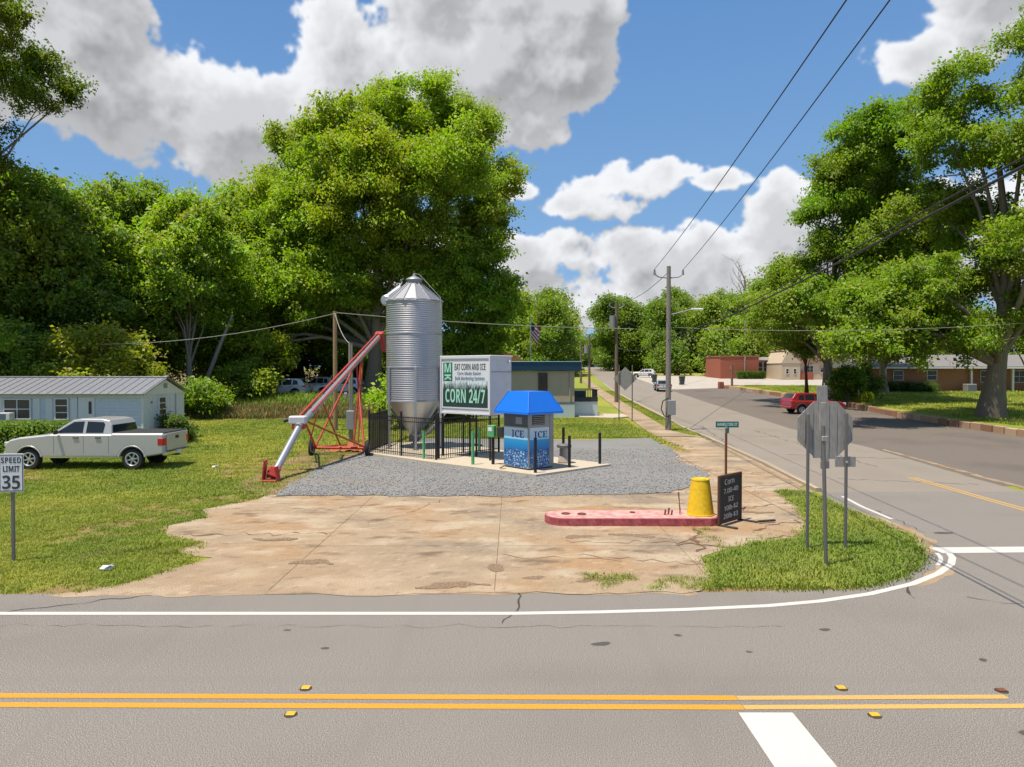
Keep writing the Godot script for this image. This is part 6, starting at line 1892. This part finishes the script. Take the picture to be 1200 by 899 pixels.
func vegetation():
	# big broad tree behind the corn bin
	var big := [[0.7,23.5,-2.6,2.2],[3.8,23.2,0.4,2.2],[6.6,22.0,-1.3,2.2],[-1.8,21.4,1.0,2.2],[-5.8,20.8,1.3,1.6],[8.8,18.9,-4.3,1.8],[2.6,19.8,-4.9,3.1],[-2.4,17.7,3.4,2.8],[-6.8,17.4,-2.4,2.5],[-8.7,14.9,-2.7,2.5],[6.3,17.7,5.0,2.8],[8.3,15.2,-0.3,2.1],[0.0,15.2,3.4,3.4],[-4.9,13.3,-0.2,3.1],[4.4,13.3,1.4,3.1],[-9.3,11.5,-3.5,2.4],[7.5,12.4,1.3,1.8],[-2.5,10.2,3.7,2.8],[1.9,9.9,0.2,2.8],[-6.8,9.0,2.4,2.6],[6.0,9.6,1.7,2.5],[-9.3,7.4,-4.4,2.4],[-10.1,5.6,2.6,2.0],[8.1,9.0,0.9,2.2],[7.5,6.2,-2.0,2.1],[-3.7,7.1,-4.7,2.2],[-7.5,5.6,3.7,1.8],[6.0,5.3,-0.3,1.8],[9.5,9.3,2.2,0.9],[0.7,18.3,3.8,3.1],[-3.7,15.8,2.1,2.8]]
	tree("shade_tree", "huge broad bright green tree rising behind the corn bin", V(-12.9, lie(64.0) + 0.9, 64.0), 26.0, 0.62, big.map(func(q): return [q[0] * 1.28, q[1] * 1.28 - 2.4, q[2] * 0.9 - 1.0, q[3] * 1.45]), 4.2, 1.55, Color(0.33, 0.46, 0.055), M.bark)
	# pecans on the raised lawn
	var t1 := [[0.2,25.0,3.8,2.0],[-2.7,22.9,-0.9,2.2],[1.2,21.4,2.7,2.5],[-3.3,19.4,-0.5,2.3],[-0.6,17.6,3.9,2.5],[2.4,17.3,3.4,2.4],[-2.0,15.2,-3.6,2.3],[1.0,13.7,-3.3,2.3],[-4.1,10.3,-2.5,2.0],[-0.8,11.4,4.2,2.5],[1.9,10.2,-0.6,2.4],[-5.8,9.3,1.1,2.0],[-3.1,8.1,-1.8,2.3],[-6.7,7.2,0.1,1.9],[-8.2,8.4,-1.0,1.8],[-5.2,5.8,-1.3,1.3],[1.4,7.2,0.8,1.7],[-9.7,6.3,0.8,1.3],[3.8,23.2,3.6,3.0],[5.1,17.3,1.6,3.3],[4.6,11.4,3.9,3.3],[8.1,14.3,3.2,3.6],[6.8,20.2,4.4,3.3],[-7.9,6.0,1.5,1.4],[-1.3,6.3,-3.0,1.2],[-11.0,5.2,2.0,1.6],[-8.5,5.0,1.0,1.6],[-6.0,4.9,0.0,1.5],[-3.6,5.3,2.0,1.4],[-9.5,8.0,0.0,1.8]]
	tree("pecan_tree", "tall spreading tree with a thick forked trunk on the raised lawn", V(34.2, 0.5, 47.9), 22.0, 0.62, t1.map(func(q): return [q[0], q[1], q[2], q[3] * 1.2]), 5.0, 1.2, Color(0.248, 0.372, 0.0528), M.bark)
	var t2 := [[5.0,24.4,3.6,2.6],[1.4,23.8,4.6,2.6],[-0.6,21.2,4.0,2.2],[3.0,20.0,0.7,3.4],[-1.0,17.6,2.1,2.6],[6.6,18.8,-2.9,3.0],[0.7,13.7,3.3,3.0],[4.7,14.1,0.7,3.0],[-2.9,12.1,-2.2,2.4],[-5.3,10.1,-4.4,2.4],[-6.9,8.2,3.5,2.1],[-1.7,8.5,4.9,2.9],[1.9,10.1,-4.1,2.4],[6.3,13.7,3.0,2.4],[-4.1,6.9,-0.9,2.0],[0.3,6.1,-3.5,2.2],[3.8,23.2,-2.1,2.4],[8.2,16.1,2.7,2.4]]
	tree("pecan_tree", "tall leafy tree left of the thick forked trunk, behind the red SUV", V(31.0, lie(66.0) + 0.4, 66.0), 20.0, 0.42, t2.map(func(q): return [q[0], q[1], q[2], q[3] * 1.2]), 4.0, 1.5, Color(0.236, 0.361, 0.0528), M.bark)
	tree("pecan_tree", "slender trunked tree before the brick house's left corner", V(42.2, lie(77.0) + 0.4, 77.0), 13.0, 0.36, crown(13.0, 5.5, 5.0, 13), 2.2, 1.4, Color(0.224, 0.35, 0.0528), M.bark)
	tree("pecan_tree", "thin bare-stemmed tree above the red SUV's roof", V(30.6, lie(72.0) + 0.4, 71.0), 10.0, 0.16, crown(10.0, 6.0, 3.0, 8), 2.0, 1.3, Color(0.236, 0.372, 0.06), M.rust_post)
	tree("pecan_tree", "small tree with open crown right of the thick trunk", V(43.5, 0.9, 57.0), 9.5, 0.22, crown(9.5, 5.0, 3.6, 9), 1.8, 1.2, Color(0.213, 0.329, 0.0528), M.bark)
	# dead twigs over the street trees
	var dead := thing("dead_tree", "bare grey dead branches rising above the woods", "tree", V(51.0, lie(150.0), 150.0))
	dead.scale = Vector3.ONE * 1.9
	var b := B.new()
	var top := Vector3(0, 11.0, 0)
	b.path([Vector3.ZERO, Vector3(0.2, 6, 0), top], [0.3, 0.22, 0.12], 8)
	obj(b, "trunk", M.grey_pole, dead)
	b = B.new()
	for k in 9:
		var a := Vector3(0.1, 8.0 + k * 0.4, 0)
		var dir := Vector3(cos(k * 2.1) * 1.3, 0.9 + 0.2 * (k % 3), sin(k * 2.1) * 0.8)
		var e := a + dir * 2.0
		b.path([a, a + dir * 0.9 + Vector3(0, -0.1, 0), e], [0.07, 0.05, 0.012], 5)
		for j in 4:
			var p := a.lerp(e, 0.4 + j * 0.15)
			b.path([p, p + Vector3(rng.randfn() * 0.7, rng.randf_range(0.3, 1.1), rng.randfn() * 0.5)], [0.025, 0.006], 4, false)
	obj(b, "branches", M.grey_pole, dead)
	# left-hand wood: trees one can tell apart
	var near := [[5.5,26.2,3.0,1.6],[7.2,24.1,-3.6,1.1],[4.4,23.4,0.9,1.6],[2.1,25.6,-3.6,2.8],[-0.2,22.8,1.7,3.3],[2.7,28.5,-1.4,2.3],[5.1,28.0,3.0,1.4],[-1.3,26.8,3.8,3.2],[0.9,19.4,0.0,2.9],[-3.1,18.3,4.0,3.5],[6.0,22.2,-1.5,0.8]]
	tree("tall_tree", "towering tree whose boughs hang into the upper left corner", V(-38.6, 0.05, 46.0), 25.0, 0.5, near.map(func(q): return [q[0], q[1], q[2], q[3] * 1.15]), 4.5, 1.15, Color(0.16, 0.22, 0.03), M.bark)
	# [screen bearing x/d, d, height, radius, trunk, label, green]
	var wood := [
		[-0.735, 52.0, 18.5, 5.6, 0.35, "dark leafy tree at the far left behind the trailer home", Color(0.29, 0.4, 0.075)],
		[-0.64, 55.0, 17.5, 5.6, 0.34, "tall tree behind the trailer home's left window", Color(0.29, 0.4, 0.075)],
		[-0.56, 60.0, 18.0, 5.8, 0.34, "tall tree behind the middle of the trailer home", Color(0.291, 0.431, 0.081)],
		[-0.475, 57.5, 17.0, 4.6, 0.24, "tree with a slim bare trunk behind the trailer's gable", Color(0.342, 0.493, 0.081)],
		[-0.4, 69.0, 19.0, 5.2, 0.3, "tree between the slim-trunked tree and the huge tree", Color(0.291, 0.431, 0.081)],
		[-0.69, 68.0, 21.0, 6.5, 0.4, "taller tree in the second row above the trailer's left end", Color(0.29, 0.4, 0.075)],
		[-0.52, 74.0, 21.0, 6.5, 0.4, "taller tree in the second row above the trailer's roof middle", Color(0.29, 0.4, 0.075)],
		[-0.42, 78.0, 21.5, 6.5, 0.4, "taller tree in the second row right of the trailer", Color(0.29, 0.402, 0.075)],
		[-0.31, 76.0, 18.0, 6.0, 0.36, "tree in the second row left of the huge tree", Color(0.29, 0.4, 0.075)],
		[-0.82, 62.0, 20.0, 6.5, 0.4, "tree at the left edge of view in the second row", Color(0.29, 0.4, 0.075)],
	]
	for q in wood:
		var at := V(q[0] * q[1], lie(q[1]) + (0.9 if q[1] > 57.0 else 0.1), q[1])
		var low: float = 3.5 if q[1] != 57.5 else 8.0
		tree("wood_tree", q[5], at, q[2], q[4], crown(q[2] * rng.randf_range(0.94, 1.08), low, q[3], 22), 2.2 if q[1] < 65.0 else 1.6, 1.6 if q[1] < 65.0 else 1.9, q[6], M.bark if q[1] != 57.5 else M.grey_pole, "trees of the wood on the left")
	# leaning bare trunk
	var lean := thing("leaning_trunk", "bare leaning trunk beside the slim-trunked tree", "tree trunk", V(-26.3, 0.6, 57.5))
	b = B.new()
	b.path([Vector3.ZERO, Vector3(0.6, 2.5, 0), Vector3(1.5, 5.2, -0.3), Vector3(2.6, 8.0, -0.5)], [0.24, 0.2, 0.16, 0.1], 9)
	obj(b, "trunk", M.grey_pole, lean)
	# understorey
	for q in [[-36.0, 47.0, 4.0, 7.0, "light green bush behind the trailer's left end", Color(0.355, 0.459, 0.084)], [-29.0, 48.0, 3.6, 6.5, "yellowish bush behind the trailer's roof middle", Color(0.402, 0.481, 0.084)], [-23.5, 52.0, 1.8, 2.8, "green bush behind the trailer's gable", Color(0.236, 0.372, 0.06)], [-33.0, 53.0, 4.0, 9.0, "large dark bush rising behind the trailer roof", Color(0.166, 0.263, 0.048)], [-22.5, 58.0, 2.2, 3.6, "pale green bush at the weeds' left end", Color(0.331, 0.459, 0.072)], [-17.0, 74.0, 3.0, 5.0, "bush behind the white vehicles", Color(0.236, 0.372, 0.072)], [-25.5, 76.0, 4.0, 8.0, "dark bush between shed and white vehicles", Color(0.142, 0.219, 0.0408)], [-31.0, 72.0, 4.0, 8.0, "dark bush behind the little shed", Color(0.13, 0.208, 0.0384)], [-12.5, 78.0, 4.5, 8.0, "dark bush behind the rightmost white vehicle", Color(0.142, 0.219, 0.0408)], [-7.2, 44.5, 1.7, 3.2, "rounded light green bush beside the meter pole", Color(0.331, 0.504, 0.06)], [-5.6, 50.0, 2.6, 4.6, "dark bush behind the corn bin's foot", Color(0.142, 0.241, 0.0432)], [-6.5, 70.0, 3.6, 6.0, "bush behind the dispenser's roof", Color(0.236, 0.372, 0.0528)], [-19.6, 84.0, 5.0, 10.0, "tall dark thicket far behind the white vehicles", Color(0.142, 0.219, 0.0408)]]:
		shrub(q[4], V(q[0], lie(q[1]) + (0.85 if q[0] < -10.0 and q[1] > 57.0 else 0.0), q[1]), q[2], q[3], int(q[2] * q[3] * 55.0), q[5], 1.3)
	leafy_box("hedge", "low green hedge before the trailer, behind the pickup's bonnet", V(-25.6, 0.0, 31.6), Vector3(9.6, 1.35, 1.2), 2600, Color(0.154, 0.263, 0.048), 0.75)
	shrub("small dark shrub against the trailer's end wall", V(-17.7, 0.0, 36.2), 0.75, 1.5, 260, Color(0.118, 0.198, 0.048), 0.7)
	shrub("rounded dark shrub behind the marker post on the lawn", V(33.6, lie(66.0) + 0.4, 66.5), 1.9, 3.2, 700, Color(0.142, 0.241, 0.048), 1.0)
	shrub("tall leafy shrub behind the octagonal sign's top", V(31.4, lie(66.0) + 0.4, 64.0), 1.3, 3.0, 420, Color(0.166, 0.285, 0.048), 1.0)
	shrub("small yellow-green ball shrub at the wall's edge", V(32.5, lie(62.5) + 0.4, 62.6), 0.6, 1.0, 180, Color(0.52, 0.569, 0.072), 0.6)
	for k in 4:
		shrub(["dark foundation shrub left of the brick house window", "dark foundation shrub second from the brick house corner", "dark foundation shrub third from the brick house corner", "dark foundation shrub under the brick house window"][k], V(44.4 + k * 1.5, lie(80.0) + 0.4, 79.8), 0.8, 1.1, 150, Color(0.106, 0.175, 0.048), 0.8)
	# the far wood beyond the street: reads as one mass
	var xf := []
	var cl := []
	var tb2 := B.new()
	var r2 := RandomNumberGenerator.new()
	for k in 74:
		var d: float
		var x: float
		var h: float
		if k < 30:
			d = rng.randf_range(150.0, 215.0); x = d * rng.randf_range(0.13, 0.42); h = rng.randf_range(15.0, 21.0)
		elif k < 42:
			d = rng.randf_range(140.0, 240.0); x = d * rng.randf_range(-0.02, 0.075); h = rng.randf_range(13.0, 19.0)
		elif k < 60:
			d = rng.randf_range(142.0, 175.0); x = d * rng.randf_range(0.38, 0.85); h = rng.randf_range(14.0, 19.0)
		elif k < 66:
			d = 312.0 + k; x = d * (0.07 + 0.014 * (k - 60)); h = rng.randf_range(13.0, 17.0)
		else:
			d = rng.randf_range(146.0, 152.0); x = d * rng.randf_range(0.17, 0.36); h = rng.randf_range(6.0, 9.0)
		if d < 180.0 and x > d * 0.075 and x < 31.0 + (d - 140.0) * 0.15:
			x += 12.0
		var base := Color(0.201, 0.306, 0.0576) if rng.randf() < 0.6 else Color(0.284, 0.405, 0.0672)
		tb2.path([V(x, lie(d), d), V(x, lie(d) + h * 0.7, d)], [0.35, 0.15], 6)
		for q in crown(h, 1.0, h * 0.36, 11):
			bough(V(x + q[0], lie(d) + q[1], d - q[2]), q[3], int(q[3] * q[3] * 7.0), 3.2, base, xf, cl)
	var woods := thing("far_woods", "distant green woods lining the far end of the street", "woods")
	woods.set_meta("kind", "stuff")
	many(woods, "foliage", clumps[2], M.leaf, xf, cl)
	obj(tb2, "trunks", M.bark, woods)
	# grasses
	var t_grass := tuft(16, 0.05, 0.17, 21, 0.007)
	var court := pv([-7.6, 11.45, -6.9, 12.0, -6.5, 12.9, -6.2, 13.7, -7.2, 14.3, -6.9, 15.1, -8.1, 15.7, -8.5, 16.6, -7.9, 17.6, -8.5, 18.6, -7.6, 20.0, -7.4, 21.3, -7.4, 31.0, -6.9, 31.0, -5.0, 38.4, 7.8, 38.5, 7.8, 11.4])
	var keep_lawn := func(x, d):
		if Geometry2D.is_point_in_polygon(Vector2(x, d), court): return false
		var bare: float = yard_tint(x, d).r / max(0.01, yard_tint(x, d).g)
		return bare < 1.25 or rng.randf() < 0.22
	scatter("lawn_grass", "short mown grass on the left yard", t_grass, [[pv([-20, 11.6, -6, 11.6, -6, 20, -20, 20]), 240.0, 0.9], [pv([-28, 20, -5, 20, -5, 32, -28, 32]), 85.0, 1.25], [pv([-40, 32, 8.3, 32, 8.3, 52, -40, 52]), 24.0, 1.8]], Vector2(0.6, 1.3), keep_lawn, grass_color, 0.005)
	var isl := pv([3.4, 11.86, 3.75, 12.6, 3.92, 13.63, 4.44, 14.08, 5.28, 14.91, 6.58, 15.37, 7.43, 17.02, 8.01, 19.06, 8.44, 21.5, 9.1, 21.35, 9.25, 20.34, 9.15, 18.36, 9.15, 16.73, 9.05, 15.53, 8.65, 14.34, 8.1, 13.45, 7.3, 12.6, 6.5, 12.1, 5.96, 11.86])
	scatter("island_grass", "thick grass on the corner island round the sign posts", t_grass, [[isl, 380.0, 1.15]], Vector2(0.7, 1.4), func(x, d): return rng.randf() < 0.25 + smoothstep(0.25, 0.6, fn.get_noise_2d(x * 8.0, d * 8.0) * 0.5 + 0.5), func(x, d): return grass_color(x, d) * Color(0.85, 0.92, 0.9), 0.005)
	scatter("crack_weeds", "weeds growing in the concrete's cracks and edge", t_grass, [[pv([1.3, 11.7, 3.6, 11.7, 3.6, 12.3, 1.3, 12.6]), 200.0, 0.8], [pv([4.0, 14.2, 4.6, 14.2, 4.7, 16.3, 4.2, 16.3]), 60.0, 0.8], [pv([-8.2, 14.0, -6.6, 14.0, -6.6, 14.8, -8.2, 15.0]), 240.0, 1.0], [pv([5.2, 15.0, 6.8, 15.5, 7.2, 16.6, 6.0, 16.0]), 30.0, 0.8]], Vector2(0.6, 1.2), func(x, d): return fn.get_noise_2d(x * 14.0, d * 14.0) > 0.02, grass_color, 0.045)
	scatter("verge_grass", "grass of the street verges and behind the kiosk", t_grass, [[pv([10.2, 40.5, 11.3, 40.5, 12.0, 62, 13.0, 89, 12.2, 89, 11.0, 62]), 60.0, 1.5], [pv([17.6, 22, 26, 22, 26, 23.8, 17.6, 23.0]), 120.0, 1.2], [pv([1.0, 38, 7.8, 38.8, 8.3, 50, 5, 52, -6, 52, -6, 39]), 60.0, 1.5]], Vector2(0.6, 1.3), func(_x, _d): return true, grass_color, 0.005)
	scatter("raised_lawn_grass", "mown grass on the raised lawn before the brick house", t_grass, [[pv([31.6, 36, 70, 36, 70, 95, 31.8, 95]), 9.0, 2.6]], Vector2(0.6, 1.3), func(_x, _d): return true, grass_color, 0.4)
	# tall weeds and dry grass on the bank
	var corn := tuft(9, 1.2, 0.5, 31, 0.035)
	var bank_y := func(d): return clampf(remap(d, 50.5, 58.0, 0.0, 0.95), 0.0, 0.95)
	xf = []
	cl = []
	for k in 2400:
		var d := rng.randf_range(55.0, 60.5)
		var x := rng.randf_range(-31.0, -11.0)
		var s := rng.randf_range(0.5, 1.15) * (1.0 if x < -24.0 else 0.6)
		xf.append(Transform3D(Basis(Vector3.UP, rng.randf() * TAU).scaled(Vector3(s, s, s)), V(x, lie(d) + bank_y.call(d) - 0.05, d)))
		cl.append(leaf_color(Color(0.24, 0.36, 0.05)))
	tag(many(null, "tall_weeds", corn, M.blade, xf, cl), "tall bright green weeds along the top of the bank", "weeds", "", "stuff")
	xf = []
	cl = []
	var dry := tuft(12, 0.45, 0.4, 41, 0.02)
	for k in 3000:
		var d := rng.randf_range(51.0, 56.5)
		var x := rng.randf_range(-33.0, -9.0)
		var s := rng.randf_range(0.5, 1.2)
		xf.append(Transform3D(Basis(Vector3.UP, rng.randf() * TAU).scaled(Vector3(s, s, s)), V(x, lie(d) + bank_y.call(d) - 0.04, d)))
		cl.append(leaf_color(Color(0.27, 0.2, 0.09) if rng.randf() < 0.7 else Color(0.13, 0.19, 0.03)))
	tag(many(null, "dry_grass", dry, M.blade, xf, cl), "dry brown grass on the face of the bank", "grass", "", "stuff")
	# loose chippings on the gravel
	var st := B.new()
	st.box(Vector3.ZERO, Vector3(0.05, 0.03, 0.04), Basis(), 0.012)
	xf = []
	cl = []
	var gp := pv([-7.2, 20.7, 0.0, 20.5, 5.0, 21.1, 7.2, 25.0, 7.7, 33.0, -5.0, 33.0, -6.9, 31.0, -7.6, 26.0])
	var pad := pv([-6.75, 31.0, -3.5, 27.9, 0.85, 24.25, 3.95, 27.05, 1.9, 29.2, 0.6, 30.4, -3.2, 35.6])
	for k in 14000:
		var p := Vector2(rng.randf_range(-8.0, 7.8), 20.3 + 12.7 * pow(rng.randf(), 1.6))
		if not Geometry2D.is_point_in_polygon(p, gp) and rng.randf() > 0.04 or Geometry2D.is_point_in_polygon(p, pad):
			continue
		xf.append(Transform3D(Basis(Vector3(rng.randfn(), rng.randfn(), rng.randfn()).normalized(), rng.randf() * TAU).scaled(Vector3.ONE * rng.randf_range(0.35, 1.0)), V(p.x, 0.055, p.y)))
		var v := rng.randf_range(0.2, 0.45)
		cl.append(Color(v, v * 0.98, v * 0.95))
	tag(many(null, "chippings", st.mesh(), M.stone_chip, xf, cl), "loose grey stone chippings on the gravel", "gravel", "", "stuff")
